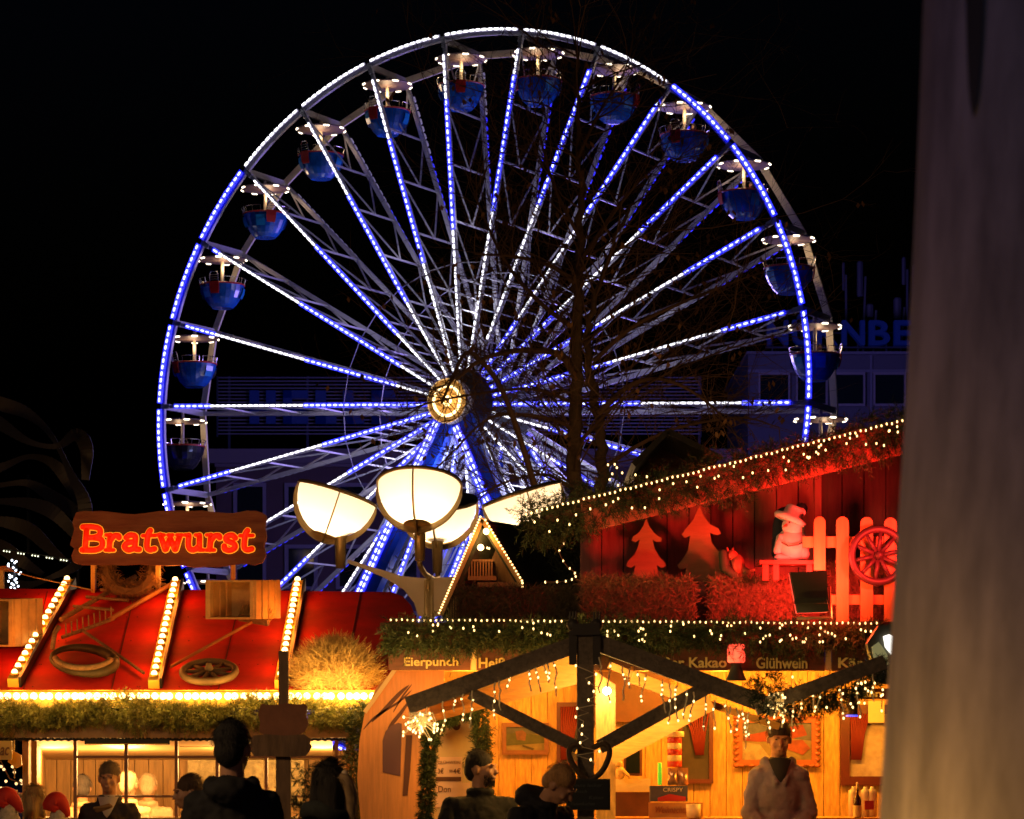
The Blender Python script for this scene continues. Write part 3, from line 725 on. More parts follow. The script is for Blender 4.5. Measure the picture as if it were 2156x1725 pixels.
for (x0, y0, x1, y1, n) in ((145, 1236, 28, 1447, 17), (371, 1238, 324, 1450, 17), (628, 1238, 590, 1450, 18)):
    A, B = roofp(x0, y0, .035), roofp(x1, y1, .035)
    sd = (B-A).normalized().cross(kk)
    b = MB(); b.beam(A, B, .07, .085, up=kk); bo = b.build('roof_batten', YELW, stall)
    s2 = MB(); s2.beam(A-sd*.055, B-sd*.055, .10, .02, up=kk); s2.build('batten_flashing', DARKM, bo)
    bulbs(bo, [A.lerp(B, (i+.4)/n)+kk*.06 for i in range(n)], BB)
    so_ = MB()
    for i in range(n): so_.lathe([(.03, 0), (.034, .015)], A.lerp(B, (i+.4)/n)+kk*.033, 10)
    so_.build('bulb_socket', YELW, bo)
    for i in range(3): light('batten_glow', A.lerp(B, (i+.5)/3)+kk*.16, 5, (1, .22, .02), .06, bo)
# fascia with lamp trough
m = MB(); a, b = at(-140, 1490, EY-.05), at(800, 1453, EY-.05); m.box(((a.x+b.x)/2, EY-.02, (a.z+b.z)/2), (b.x-a.x, .06, b.z-a.z)); fo = m.build('eave_board', YELW, stall)
MBs = bulbmesh(.028, emis('eave_bulb', (1, .60, .22), 9, 'AUTO'), 8, 6)
bulbs(fo, [at(x+U(-3, 3), 1466, EY-.10) for x in range(-100, 790, 17)], MBs, 'eave_bulb')
m = MB(); a, b = at(-140, 1457, EY-.09), at(800, 1454, EY-.09); m.box(((a.x+b.x)/2, EY-.09, a.z+.0), (b.x-a.x, .16, .012)); m.build('drip_edge', YELW, fo)
for x in range(-60, 800, 90): light('eave_glow', at(x+40, 1476, EY-.36), 1.8, (1, .52, .12), .05, fo); light('eave_glow', at(x, 1446, EY-.14), 2.2, (1, .46, .10), .05, fo)
garland([at(x, 1499+7*sin(x*.019)+5*sin(x*.07), EY-.17) for x in range(-120, 790, 30)], .085, 4200, 'fir_garland', 'thick fir garland along the brightly lit eave of the sausage stall', 'fir garlands', fm=mat('lit_fir', (.12, .14, .02), .6, noise=.6, nscale=12, col2=(.26, .22, .04)))  # yellower needle copy with the eave light put into its colour
garland([at(x, y, EY-.25) for x, y in ((752, 1478), (757, 1540), (745, 1600), (750, 1660), (745, 1740))], .05, 2600, 'fir_garland', 'fir garland hanging down the right corner of the sausage stall', 'fir garlands')
# awning valance
m = MB(); a, b = at(-140, 1554, EY-.1), at(735, 1515, EY-.1); m.box(((a.x+b.x)/2, EY-.1, (a.z+b.z)/2), (b.x-a.x, .03, b.z-a.z)); m.build('awning_valance', mat('valance_film', (.55, .32, .12), .3, noise=.4, nscale=6), stall)
m = MB(); 
for i in range(60):
    x0 = -140+i*14.6; m.tube([at(x0, 1556, EY-.12), at(x0+7, 1558.5, EY-.12), at(x0+14.6, 1556, EY-.12)], .012, 5)
m.build('valance_edge', DARKM, stall)
# window grid
FRM = mat('window_wood', (.22, .10, .05), .5)
m = MB()
def bar(m, x0, y0, x1, y1, Y, dp=.05):
    a, b = at(x0, y1, Y), at(x1, y0, Y); m.box(((a.x+b.x)/2, Y+dp/2, (a.z+b.z)/2), (b.x-a.x, dp, b.z-a.z))
for x in (158, 265, 371, 457, 560, 708, 800): bar(m, x-3.5, 1556, x+3.5, 1740, EY-.02)
for y in (1594, 1677): bar(m, 162, y-2.5, 735, y+2.5, EY-.012)
m.build('window_grid', FRM, stall)
m = MB(); bar(m, 47, 1556, 60, 1760, EY-.06, .12); bar(m, 728, 1500, 745, 1760, EY-.05, .12); bar(m, -80, 1556, -66, 1760, EY-.06, .12); pass
for x0_, y0_, x1_, dy_ in ((47, 1556, 60, .06), (728, 1500, 745, .05), (-80, 1556, -66, .06)):
    m = MB(); bar(m, x0_, y0_, x1_, 1760, EY-dy_, .12); m.build('corner_post', mat('orange_wood', (.50, .24, .07), .5, noise=.3, nscale=5), stall)
# interior
BY = 24.6
PLK = mat('stall_planks', (.42, .23, .08), .6, noise=.4, nscale=4, stretch=(12, 12, 1), bump=.2)
m = MB(); x = 60
while x < 900:
    wd_ = rnd.choice((26, 30, 34)); bar(m, x, 1580, x+wd_-1.5, 1800, BY, .04); x += wd_
bar(m, 60, 1580, 900, 1800, BY+.05, .05)
m.build('back_wall', PLK, stall)
m = MB(); m.prism([at(66, 1557, EY+.1), at(700, 1557, EY+.1), at(700, 1600, BY), at(85, 1600, BY)], (0, 0, .04)); m.build('ceiling', mat('ceiling_board', (.62, .40, .18), .6), stall)
m = MB(); m.prism([at(64, 1557, EY+.12), at(64, 1800, EY+.12), at(84, 1800, BY), at(84, 1575, BY)], (.05, 0, 0)); m.build('side_wall', PLK, stall)
FOL = mat('mottled_stainless', (.30, .22, .10), .35, .5, noise=.6, nscale=14, bump=.5)
m = MB(); bar(m, 395, 1600, 640, 1690, BY-.1, .04); m.build('splash_panel', FOL, stall)
m = MB(); bar(m, 60, 1722, 735, 1730, EY-.1, .5); bar(m, 60, 1730, 735, 2010, EY+.15, .06); m.build('counter', PLK, stall)
m = MB(); bar(m, 200, 1559, 330, 1565, 23.2, .12); m.build('ceiling_lamp', emis('tube_lamp', (1, .8, .45), 9, 'AUTO'), stall)
for x, y, p_ in ((260, 1585, 85), (500, 1585, 85), (680, 1585, 70), (110, 1590, 60)): light('stall_light', at(x, y, 23.1), p_, (1, .52, .14), .2, stall)
for x in (-60,): light('stall_light', at(x, 1590, 23), 40, (1, .52, .14), .2, stall)
m = MB(); x0, y0, x1, y1 = 178, 1557, 357, 1568; bar(m, x0, y0, x1, y1, EY-.16, .02); so = m.build('hanging_sign', BLACKB, stall)
m = MB(); bar(m, x0+3, y0+8.5, x1-3, y0+9.5, EY-.166, .004); m.build('sign_edge', YELW, so)
m = MB(); bar(m, 368, 1557, 443, 1573, 22.9, .02); so = m.build('hanging_sign', mat('sign_cream', (.75, .5, .2), .5), stall)
text('Wurst', 376, 1559, 22.88, 58, 10, mat('sign_red', (.5, .08, .02), .5), 'sign_letters', so, bold=.02)
# hanging sign board, ornament and shelf goods at the left edge
hs = thing('hanging_board', 'small yellow board with curly letters hanging at the far left of the stall', 'sign', at(8, 1600, 21.7))
m = MB(); bar(m, -16, 1560, 25, 1600, 21.7, .02); m.build('board', mat('sign_gold', (.75, .48, .12), .5), hs); text('ac', 0, 1573, 21.69, 20, 18, mat('sign_brown', (.25, .1, .03), .5), 'letters', hs, bold=.01, shear=.3)
hx = thing('star_ornament', 'orange pentagon ornament hanging on a chain beside the left stall post', 'ornament', at(33, 1640, 21.8))
m = MB(); m.prism([at(x, y, 21.8) for x, y in ((26, 1580), (44, 1590), (46, 1612), (34, 1618), (16, 1604))], (0, .02, 0)); m.build('panel', mat('orange_film', (.8, .35, .03), .4), hx)
m = MB(); m.tube([at(30, 1557, 21.81), at(30, 1640, 21.81)], .006, 5); m.build('chain', CHROME, hx)
bx = BULBF
sl = thing('shelf_lights', 'cluster of small warm fairy lamps hanging behind the far left opening', 'string lights', at(20, 1640, 22.6))
MB().tube([at(0, 1600, 22.6), at(20, 1640, 22.6), at(46, 1650, 22.6)], .006, 4).build('cable', WIRE, sl)
bulbs(sl, [at(U(0, 46), U(1600, 1660), 22.6+U(-.2, .3)) for _ in range(12)], bulbmesh(.012, emis('soft_bulb', (1, .6, .25), 1.8), 6, 5))
for i, (x0, y0, x1, y1) in enumerate(((-10, 1666, 26, 1700), (27, 1672, 46, 1712))):
    m = MB(); bar(m, x0, y0, x1, y1, 22.3, .2); bar(m, x0-.6, y0-2, x1+.6, y0+3, 22.27, .24)
    solo('paper_box', m, mat('white_card', (.75, .62, .45), .6), ('wide white paper box on the left counter', 'narrow white paper box beside the stall post')[i], 'box')

# ---- sausage sign
sg = thing('sausage_sign', 'rough edged wooden sign reading Bratwurst in red letters above the red roof', 'sign', (at(357, 1600, 23.6).x, 23.6, at(0, 1245, 23.6).z))
SY = 23.5
top = [(160, 1080), (175, 1076), (190, 1077), (215, 1076), (240, 1079), (262, 1082), (285, 1083), (310, 1080), (330, 1077), (352, 1075), (380, 1075), (400, 1076), (425, 1075), (450, 1078), (470, 1080), (490, 1081), (505, 1078), (520, 1075), (540, 1076), (552, 1080), (560, 1085), (562, 1090)]
rt = [(558, 1110), (562, 1130), (556, 1150), (560, 1170), (552, 1185)]
bot = [(535, 1190), (515, 1186), (490, 1189), (460, 1194), (440, 1193), (410, 1195), (380, 1190), (350, 1191), (320, 1190), (290, 1188), (260, 1190), (230, 1189), (200, 1190), (170, 1189), (155, 1185)]
lf_ = [(150, 1170), (156, 1155), (147, 1148), (152, 1130), (156, 1115), (152, 1100)]
m = MB(); m.prism([at(x, y, SY) for x, y in top+rt+bot+lf_], (0, .05, 0))
SGW = mat('sign_wood', (.20, .085, .045), .65, noise=.4, nscale=2.2, stretch=(1, 1, 8), col2=(.11, .02, .012), bump=.3)
m.build('board', SGW, sg)
for x in (197, 333, 491): MB().beam(at(x, 1185, SY+.07), roofp(x, 1246), .04, .035).build('sign_post', mat('post_yellow', (.5, .36, .12), .5), sg)
# fat rounded letters as swept strokes
LET = {'B': (1.22, [[(.30, 1.52), (.22, .12)], [(.02+.08, 1.56), (.62, 1.56), (.98, 1.42), (.98, 1.02), (.66, .86), (.3, .86)], [(.66, .86), (1.08, .72), (1.10, .26), (.74, .05), (.06, .05)]]),
 'r': (.86, [[(.28, 1.0), (.22, .08)], [(.06, 1.03), (.30, 1.03)], [(.02, .04), (.46, .04)], [(.28, .66), (.46, .95), (.70, .98), (.74, .86)]]),
 'a': (.98, [[(.22, .86), (.40, 1.02), (.66, .98), (.70, .78), (.68, .16), (.90, .08)], [(.68, .58), (.30, .52), (.12, .28), (.28, .06), (.52, .10), (.68, .24)]]),
 't': (.80, [[(.46, 1.32), (.34, 1.05), (.28, .26), (.44, .06), (.68, .12)], [(.06, .98), (.74, 1.0)]]),
 'w': (1.36, [[(.14, 1.02), (.40, .08)], [(.44, .1), (.66, .82)], [(.66, .84), (.92, .08)], [(.95, .1), (1.16, .96)], [(.0, 1.03), (.34, 1.03)], [(.55, 1.03), (.80, 1.03)], [(1.02, 1.03), (1.3, 1.03)]]),
 'u': (1.08, [[(.24, 1.0), (.22, .34), (.36, .07), (.60, .10), (.78, .30)], [(.80, 1.0), (.80, .10)], [(.02, 1.03), (.26, 1.03)], [(.60, 1.03), (.82, 1.03)], [(.80, .04), (1.02, .04)]]),
 's': (.80, [[(.66, .84), (.48, 1.02), (.20, .92), (.20, .68), (.58, .46), (.64, .2), (.38, .03), (.12, .10), (.08, .30)]])}
word = 'Bratwurst'; tot = sum(LET[c][0]+.05 for c in word)-.05
X0, X1, YB, XH = 171, 535, 1160, 34.5
sx_ = (X1-X0)/tot; 
RL = mat('letter_red', (.75, .015, .006), .4, em=(1, .012, .0), es=.75); YL = mat('letter_outline', (.8, .4, .03), .4, em=(1, .36, .02), es=1.0)
cx_ = X0
for ch in word:
    adv, st_ = LET[ch]; inn, out = MB(), MB()
    for s_ in st_:
        pts = [(cx_+u*sx_, YB-v*XH*.93) for u, v in s_]; 
        P = smooth_path([at(x, y, SY-.02) for x, y in pts], 4) if len(pts) > 2 else [at(*pts[0], SY-.02), at(*pts[-1], SY-.02)]
        serif = abs(s_[0][1]-s_[-1][1]) < .03 and len(s_) == 2
        r_ = px(4.2 if serif else 6.3, SY)
        inn.cap(P[0], P[0]+(P[1]-P[0])*.3, r_); inn.cap(P[-1]-(P[-1]-P[-2])*.3, P[-1], r_); inn.tube(P, r_, 10)
        P2 = [p+Vector((0, .012, 0)) for p in P]; R2 = r_+px(1.3, SY)
        out.cap(P2[0], P2[0]+(P2[1]-P2[0])*.3, R2); out.cap(P2[-1]-(P2[-1]-P2[-2])*.3, P2[-1], R2); out.tube(P2, R2, 10)
    for mm in (inn, out):
        for v in mm.v: v.y = SY-.02+(v.y-(SY-.02))*.25
    for v in inn.v: v.y -= .012
    lo = inn.build('letter', RL, sg, True); out.build('letter_outline', YL, lo, True); cx_ += (adv+.05)*sx_
# ---- wreath behind sign
wr = MB(); c = at(272, 1196, 23.75); wr.ring(c, px(50, 23.7), .05, n=24); 
for _ in range(2500):
    t = U(0, 2*pi); rr = px(50, 23.7)+U(-.07, .07); p = c+Vector((cos(t)*rr, U(-.05, .05), sin(t)*rr)); wr.needle(p, Vector((U(-1, 1), U(-1, 1), U(-1, 1))).normalized()*.07, .006)
solo('straw_wreath', wr, mat('wreath', (.20, .11, .04), .8), 'dark round wreath hanging behind the lower edge of the sausage sign', 'wreath')
# ---- roof decorations
CR = mat('crate_wood', (.55, .35, .12), .65, noise=.35, nscale=7, bump=.2)
def crate(label, x0, y0, x1, y1, Y, dp, side):
    a, b = at(x0, y1, Y), at(x1, y0, Y); t = thing('wooden_crate', label, 'crate', ((a.x+b.x)/2, Y, a.z), 'wooden crates on the stall roof')
    m = MB(); th = .015
    W_, H_ = b.x-a.x, b.z-a.z; k = side*.22*dp/.36
    def P(x, y, z): return Vector((a.x+x+k*(y/dp), Y+y, a.z+z+.28*(y/dp)*H_*.25))
    def hexa(x0, y0, z0, x1, y1, z1, nm):
        q = [P(x, y, z) for x in (x0, x1) for y in (y0, y1) for z in (z0, z1)]
        return MB().add(q, [(0, 1, 3, 2), (4, 6, 7, 5), (0, 4, 5, 1), (2, 3, 7, 6), (0, 2, 6, 4), (1, 5, 7, 3)]).build(nm, CR, t)
    for xx in (0, W_-th):
        for i in range(4): hexa(xx, dp*(i/4+.03), 0, xx+th, dp*((i+1)/4-.03), H_, 'side_slat')
    for zz in (0, H_-th): hexa(th, 0, zz, W_-th, dp, zz+th, 'long_board')
    hexa(th, dp-th, th, W_-th, dp, H_-th, 'base_board')
    hexa(th, .0, th, th+.03, .03, H_-th, 'corner_post'); hexa(W_-th-.03, .0, th, W_-th, .03, H_-th, 'corner_post')
    return t
crate('open wooden crate leaning on the red roof under the sign', 431, 1222, 538, 1304, 22.9, .30, 1)
crate('slatted wooden crate at the far left edge of the red roof', -60, 1262, 30, 1362, 22.6, .30, 1)
# ladder
m = MB(); A0, A1 = roofp(129, 1317, .05), roofp(285, 1226, .05); B0, B1 = roofp(232, 1316, .05), roofp(368, 1238, .05)
ld = thing('wooden_ladder', 'old wooden ladder lying slanted on the red roof below the sign', 'ladder', A0)
MB().tube([A0, A1], .022, 8).build('rail', OLDW, ld); MB().tube([B0, B1], .02, 8).build('rail', mat('orange_pole', (.45, .20, .06), .6, noise=.3), ld)
for (x0, y0, x1, y1) in ((240, 1237, 350, 1245), (212, 1256, 300, 1262), (182, 1271, 270, 1279), (155, 1291, 240, 1299)): MB().tube([roofp(x0, y0, .06), roofp(x1, y1, .06)], .013, 6).build('rung', OLDW, ld)
# rake and fork
rk = thing('wooden_rake', 'wooden hay rake lying below the ladder on the red roof', 'rake', roofp(200, 1340))
MB().tube([roofp(131, 1352, .04), roofp(185, 1333, .04), roofp(240, 1312, .04)], .016, 6).build('rake_head', OLDW, rk)
m = MB()
for i in range(9): t = i/8; p = roofp(140+t*95, 1349-t*36, .05); m.tube([p, p+Vector((0, -.02, .09))], .006, 5)
m.build('tine', OLDW, rk)
MB().tube([roofp(175, 1338, .04), roofp(240, 1382, .04), roofp(303, 1427, .04)], .014, 6).build('handle', OLDW, rk)
# broom
br = thing('broom', 'long handled straw broom lying on the red roof right of the ladder', 'broom', roofp(470, 1370))
MB().tube([roofp(361, 1416, .05), roofp(530, 1330, .08)], .014, 8).build('handle', mat('orange_pole', (.45, .20, .06), .6), br)
m = MB(); m.beam(roofp(505, 1322, .09), roofp(566, 1333, .09), .05, .035, up=kk); m.build('head', OLDW, br)
m = MB()
for _ in range(600): t = U(0, 1); p = roofp(505+t*62, 1321+t*11, .10+U(-.02, .03)); m.needle(p, Vector((U(.0, .08), U(-.05, .03), U(.05, .10))), .005)
m.build('bristles', STRAW, br)
# horse collar
m = MB(); c = roofp(182, 1405, .06); P = []
hc = thing('horse_collar', 'old leather horse collar lying on the lower left of the red roof', 'horse collar', c)
for i in range(25):
    t = 2*pi*i/24; P.append(roofp(182+66*cos(t)-6, 1403+27*sin(t)+(cos(t)+1)*5, .07))
MB().tube(P, [.045-.012+.012*cos(2*pi*i/24) for i in range(25)], 10).build('collar', mat('old_leather', (.07, .055, .02), .6, noise=.5, nscale=6, bump=.3), hc, True)
P2 = [roofp(182+60*cos(t)-4, 1412+24*sin(t), .12) for t in [pi*.1+pi*.85*i/14 for i in range(15)]]
MB().tube(P2, .025, 8).build('hame', OLDW, hc, True)
MB().tube([roofp(112, 1390, .1), roofp(118, 1372, .16), roofp(128, 1368, .2)], .02, 6).build('hame_tip', OLDW, hc, True)
# cart wheel flat on roof
def cartwheel(label, C, ax, R, spokes, mt, sc=(1, 1), rim=.03, cat='cart wheel'):
    t = thing('cart_wheel', label, cat, C); MB().ring(C, R, rim, axis=ax, n=36, m=8, sc=sc).build('rim', mt, t, True)
    axv = Vector(ax).normalized(); u = Vector((0, 0, 1)).cross(axv).normalized() if abs(axv.z) < .9 else axv.orthogonal().normalized(); v = axv.cross(u)
    for i in range(spokes):
        a = 2*pi*i/spokes+.2; d = u*cos(a)*sc[0]+v*sin(a)*sc[1]; MB().tube([C+d*R*.1, C+d*R*.97], [rim*.75, rim*.5], 6).build('spoke', mt, t, True)
    MB().tube([C-axv*.07, C-axv*.03, C+axv*.03, C+axv*.07], [R*.09, R*.17, R*.17, R*.09], 14).build('hub', mt, t, True)
    return t
cartwheel('small wooden cart wheel lying flat near the eave of the red roof', roofp(441, 1432, .07), kk, px(55, 22.3), 9, mat('cart_wood', (.20, .14, .06), .7, noise=.4, nscale=8, bump=.3))
# straw heap
m = MB(); c = roofp(705, 1440)
m.ell(c+Vector((0, .12, .04)), (.29, .2, .24))
for _ in range(9000):
    t = U(0, 2*pi); ph = U(-.15, 1)*pi/2; p = c+Vector((cos(t)*cos(ph)*.32, -abs(sin(t))*cos(ph)*.22*(1 if rnd.random() < .8 else -1)+.05, sin(ph)*.27+.02)); p.z += U(-.04, .02)
    d = Vector((U(-1, 1), U(-.8, .3), U(-.7, 1))).normalized()*U(.06, .15); m.needle(p, d, .0035+U(0, .003))
for x in (650, 700, 750): light('eave_glow', at(x, 1448, EY-.30), 5, (1, .55, .14), .06, fo)
solo('straw_heap', m, STRAW, 'shaggy heap of straw on the right end of the red roof', 'straw heap')
# power cable to the left
wc = thing('overhead_cable', 'thin cable running from the left edge down to the sign post', 'cable', at(80, 1230, 23.4)); MB().tube([at(-40, 1182, 23.4), at(60, 1213, 23.4), at(195, 1243, 23.4)], .006, 5).build('cable', mat('tan_cable', (.45, .28, .1), .6), wc)
tb = thing('small_wooden_table', 'wooden table corner with straw standing beyond the left roof edge', 'table', at(0, 1245, 24.4))
m = MB(); m.box(at(-15, 1198, 24.4), (.28, .3, .03)); m.build('top', mat('table_red', (.45, .14, .05), .6), tb)
m = MB(); m.box(at(2, 1222, 24.4), (.05, .05, .17)); m.build('leg', CR, tb)
# ================================================================ signpost in front
SPY = 17.0
sp = thing('signpost', 'dark wooden signpost with two jagged boards seen from behind in front of the stall', 'signpost', (at(597, 1600, SPY).x, SPY, 0))
DW = mat('signpost_wood', (.26, .15, .075), .8, noise=.5, nscale=5, stretch=(5, 5, 1), bump=.4)
m = MB(); m.beam((at(597, 1600, SPY).x, SPY, 0), at(597, 1560, SPY), .06, px(31, SPY)); m.beam(at(597, 1560, SPY), at(597, 1371, SPY), .05, px(20, SPY)); m.build('post', DW, sp)
m = MB(); m.prism([at(x, y, SPY-.06) for x, y in ((550, 1482), (572, 1485), (600, 1481), (628, 1484), (640, 1482), (648, 1488), (644, 1505), (650, 1525), (642, 1540), (620, 1552), (560, 1550), (545, 1540), (548, 1520), (543, 1505))], (0, .03, 0)); 
m.build('board', mat('post_board_red', (.34, .13, .06), .75, noise=.4, nscale=6), sp)
m = MB(); m.prism([at(x, y, SPY-.07) for x, y in ((532, 1549), (560, 1546), (600, 1549), (640, 1546), (648, 1552), (655, 1556), (652, 1566), (657, 1572), (650, 1584), (643, 1592), (610, 1594), (560, 1592), (535, 1592), (524, 1578), (528, 1560))], (0, .03, 0)); m.build('board', DW, sp)
# lit fir sprig behind signpost
garland([at(640, 1600, 18), at(632, 1650, 18), at(640, 1740, 18)], .05, 900, 'fir_garland', 'small fir branch with warm lamps beside the signpost', 'fir garlands')
# ================================================================ mulled wine hut (right)
HY0 = 20.0
hut = thing('mulled_wine_hut', 'large wooden hut with a red lit gable, drink name boards and pine interior', 'market stall', (at(1350, 1600, 20).x, 21, 0))
REDW = mat('gable_planks', (.42, .15, .13), .7, noise=.35, nscale=3, stretch=(8, 8, 1), bump=.3); DKW = mat('shade_and_backing_planks', (.07, .045, .04), .7, noise=.4, nscale=4, stretch=(8, 8, 1), bump=.3)  # second tone has cast shade put into its colour; also the backing
GY = 20.95
def roofline(x):     # layout y of the gable garland top
    return 1083-(x-1105)*.2475
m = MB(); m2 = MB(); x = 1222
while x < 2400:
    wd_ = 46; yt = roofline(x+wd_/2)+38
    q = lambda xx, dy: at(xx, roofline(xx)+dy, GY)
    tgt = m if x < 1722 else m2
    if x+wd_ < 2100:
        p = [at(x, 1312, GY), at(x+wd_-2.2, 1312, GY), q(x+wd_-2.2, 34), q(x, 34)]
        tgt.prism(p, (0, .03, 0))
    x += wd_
m.build('gable_planks', REDW, hut); m2.build('gable_planks', DKW, hut)  # right hand planks coloured dark in place of a cast shadow
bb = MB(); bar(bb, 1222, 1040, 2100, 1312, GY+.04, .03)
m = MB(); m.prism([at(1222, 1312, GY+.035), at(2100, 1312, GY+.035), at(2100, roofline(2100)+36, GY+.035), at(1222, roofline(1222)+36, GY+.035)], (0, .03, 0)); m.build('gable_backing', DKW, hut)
m = MB(); m.beam(at(1722, 1100, GY-.02), at(1722, roofline(1722)+60, GY-.02), .02, .05); m.build('shade_edge_trim', REDW, hut)  # strip along the edge of the painted shade, no door here
# bargeboard (orange-red lit) and roof slab
A, B = at(1228, roofline(1228)+22, HY0+.12), at(2160, roofline(2160)+22, HY0+.12)
m = MB(); m.beam(A, B, .05, .24, up=(0, 1, 0)); 
for v in m.v: v.z -= .04
m.build('bargeboard', mat('barge_red', (.50, .16, .10), .6, noise=.3, nscale=4), hut)
m = MB(); Ar, Br = at(1140, roofline(1140)+10, HY0+.1), at(2160, roofline(2160)+10, HY0+.1); m.prism([Ar, Br, Br+Vector((0, 1.6, .0)), Ar+Vector((0, 1.6, .0))], (0, 0, .05)); m.build('roof', mat('roof_felt', (.03, .035, .025), .9), hut)
# lower eave shelf, fascia
m = MB(); bar(m, 800, 1311, 1880, 1322, HY0+.02, 1.0); m.build('eave_shelf', BROWN, hut)
m = MB(); bar(m, 815, 1322, 1880, 1368, HY0+.06, .08); m.build('fascia', BROWN, hut)
# side part of roof deck left
# drink boards
m = MB(); bar(m, 818, 1366, 990, 1411, HY0, .03); b1 = m.build('drink_board', BROWN, hut)
m = MB(); bar(m, 1003, 1366, 1328, 1411, HY0, .03); b2_ = m.build('drink_board', BROWN, hut)
m = MB(); bar(m, 1334, 1366, 1545, 1412, HY0, .03); b3 = m.build('drink_board', BROWN, hut)
m = MB(); bar(m, 1560, 1366, 1736, 1413, HY0, .03); b4 = m.build('drink_board', BROWN, hut)
m = MB(); bar(m, 1752, 1366, 1900, 1413, HY0, .03); b5 = m.build('drink_board', BROWN, hut)
GLD = mat('gold_letter', (.50, .36, .10), .5, em=(.6, .38, .06), es=.10)
for par, tx, x, y, wd_, hh in ((b1, 'Eierpunch', 851, 1384, 114, 24), (b2_, 'Heiße Zitrone', 1008, 1385, 170, 22), (b3, 'Heißer Kakao', 1352, 1384, 178, 22), (b4, 'Glühwein', 1592, 1384, 108, 24), (b5, 'Käse', 1765, 1385, 70, 22)):
    text(tx, x, y, HY0-.012, wd_, hh, GLD, 'letters', par, bold=.022)
for x in (997, 1744):
    m = MB(); bar(m, x-6, 1366, x+6, 1411, HY0+.01, .02); m.build('board_gap_post', mat('pale_post', (.7, .5, .25), .5), hut)
# red glowing heater lamp
hl = thing('red_heat_lamp', 'small red glowing lamp with a black funnel between two drink boards', 'lamp', at(1550, 1420, 19.9))
m = MB(); m.lathe([(.05, .0), (.062, .01), (.062, .12), (.05, .13), (0, .135)], at(1550, 1396, 19.9), 16); m.build('glass', emis('red_glass', (1, .06, .03), 2.2, 'AUTO'), hl, True)
m = MB(); m.lathe([(.075, -.13), (.07, -.12), (.035, -.03), (.045, 0)], at(1550, 1394, 19.9), 16); m.build('funnel', BLACKB, hl, True)
# garlands with fairy lights
garland([at(x, roofline(x)+14+4*sin(x*.05), HY0+.0) for x in range(1098, 2100, 30)], .145, 3000, 'fir_garland', 'long fir garland climbing along the sloping gable edge of the hut', 'fir garlands')
garland([at(x, 1336+3*sin(x*.06), HY0-.12) for x in range(808, 1880, 30)], .098, 3400, 'fir_garland', 'long level fir garland over the drink boards of the hut', 'fir garlands')
def lights(pts, name, label, me=FAIRY, cable=WIRE, group='string lights', r=.004):
    c = sum((Vector(p) for p in pts), Vector())/len(pts)
    t = thing(name, label, 'string lights', c, group)
    return t
t = thing('fairy_light_string', 'row of warm lights along the sloping gable edge of the hut', 'string lights', at(1500, 985, 19.8), 'string lights')
pts = [at(x, roofline(x)+U(-1.5, 1.5), 19.82) for x in range(1108, 1960, 11)]
MB().tube([p+Vector((0, 0, .012)) for p in pts], .004, 4).build('cable', WIRE, t)
bulbs(t, pts, FAIRY)
t2 = thing('fairy_light_chain', 'loose lights tucked into the sloping gable garland', 'string lights', at(1500, 1000, 19.75), 'string lights')
pts = []
for i in range(46):
    x = U(1110, 1900); pts.append(at(x, roofline(x)+U(8, 44)+(6 if x < 1400 else 0), 19.76+U(-.04, .04)))
pts += [at(1290+U(-8, 12), y, 19.8) for y in (978, 985, 998, 1010, 1022)]+[at(1310, 996, 19.8), at(1338, 1000, 19.8), at(1280, 965+14, 19.8), at(1362, 1004, 19.8)]
MB().tube(sorted(pts, key=lambda v: v.x), .0025, 3).build('cable', mat('green_wire', (.01, .03, .01), .6), t2); bulbs(t2, pts, FAIRY)
t = thing('fairy_light_string', 'straight row of warm lights above the level garland over the drink boards', 'string lights', at(1320, 1306, 19.85), 'string lights')
pts = [at(x+U(-1, 1), 1305+(x-825)*.009+U(-1, 1), 19.86) for x in range(822, 1192, 12)]+[at(x, 1308+(x-1215)*.008+U(-1, 1), 19.86) for x in range(1258, 1850, 12)]
MB().tube([at(820, 1303, 19.86), at(1192, 1306, 19.86), at(1258, 1306, 19.86), at(1852, 1312, 19.86)], .004, 4).build('cable', WIRE, t); bulbs(t, pts, FAIRY)
t = thing('fairy_light_chain', 'loose lights scattered in the level garland over the drink boards', 'string lights', at(1320, 1330, 19.8), 'string lights')
pts = [at(U(835, 1180), U(1312, 1340), 19.78) for _ in range(18)]+[at(U(1262, 1850), 1314+abs(U(-1, 1))*38, 19.78) for _ in range(52)]
MB().tube(sorted(pts, key=lambda v: v.x), .0025, 3).build('cable', mat('green_wire', (.01, .03, .01), .6), t); bulbs(t, pts, FAIRY)
for x in range(1130, 1900, 130): light('garland_glow', at(x, roofline(x)+4, 19.5), .3, (1, .6, .2), .1, t2)
for x in range(850, 1860, 140): light('garland_glow', at(x, 1312, 19.5), .3, (1, .6, .2), .1, t)
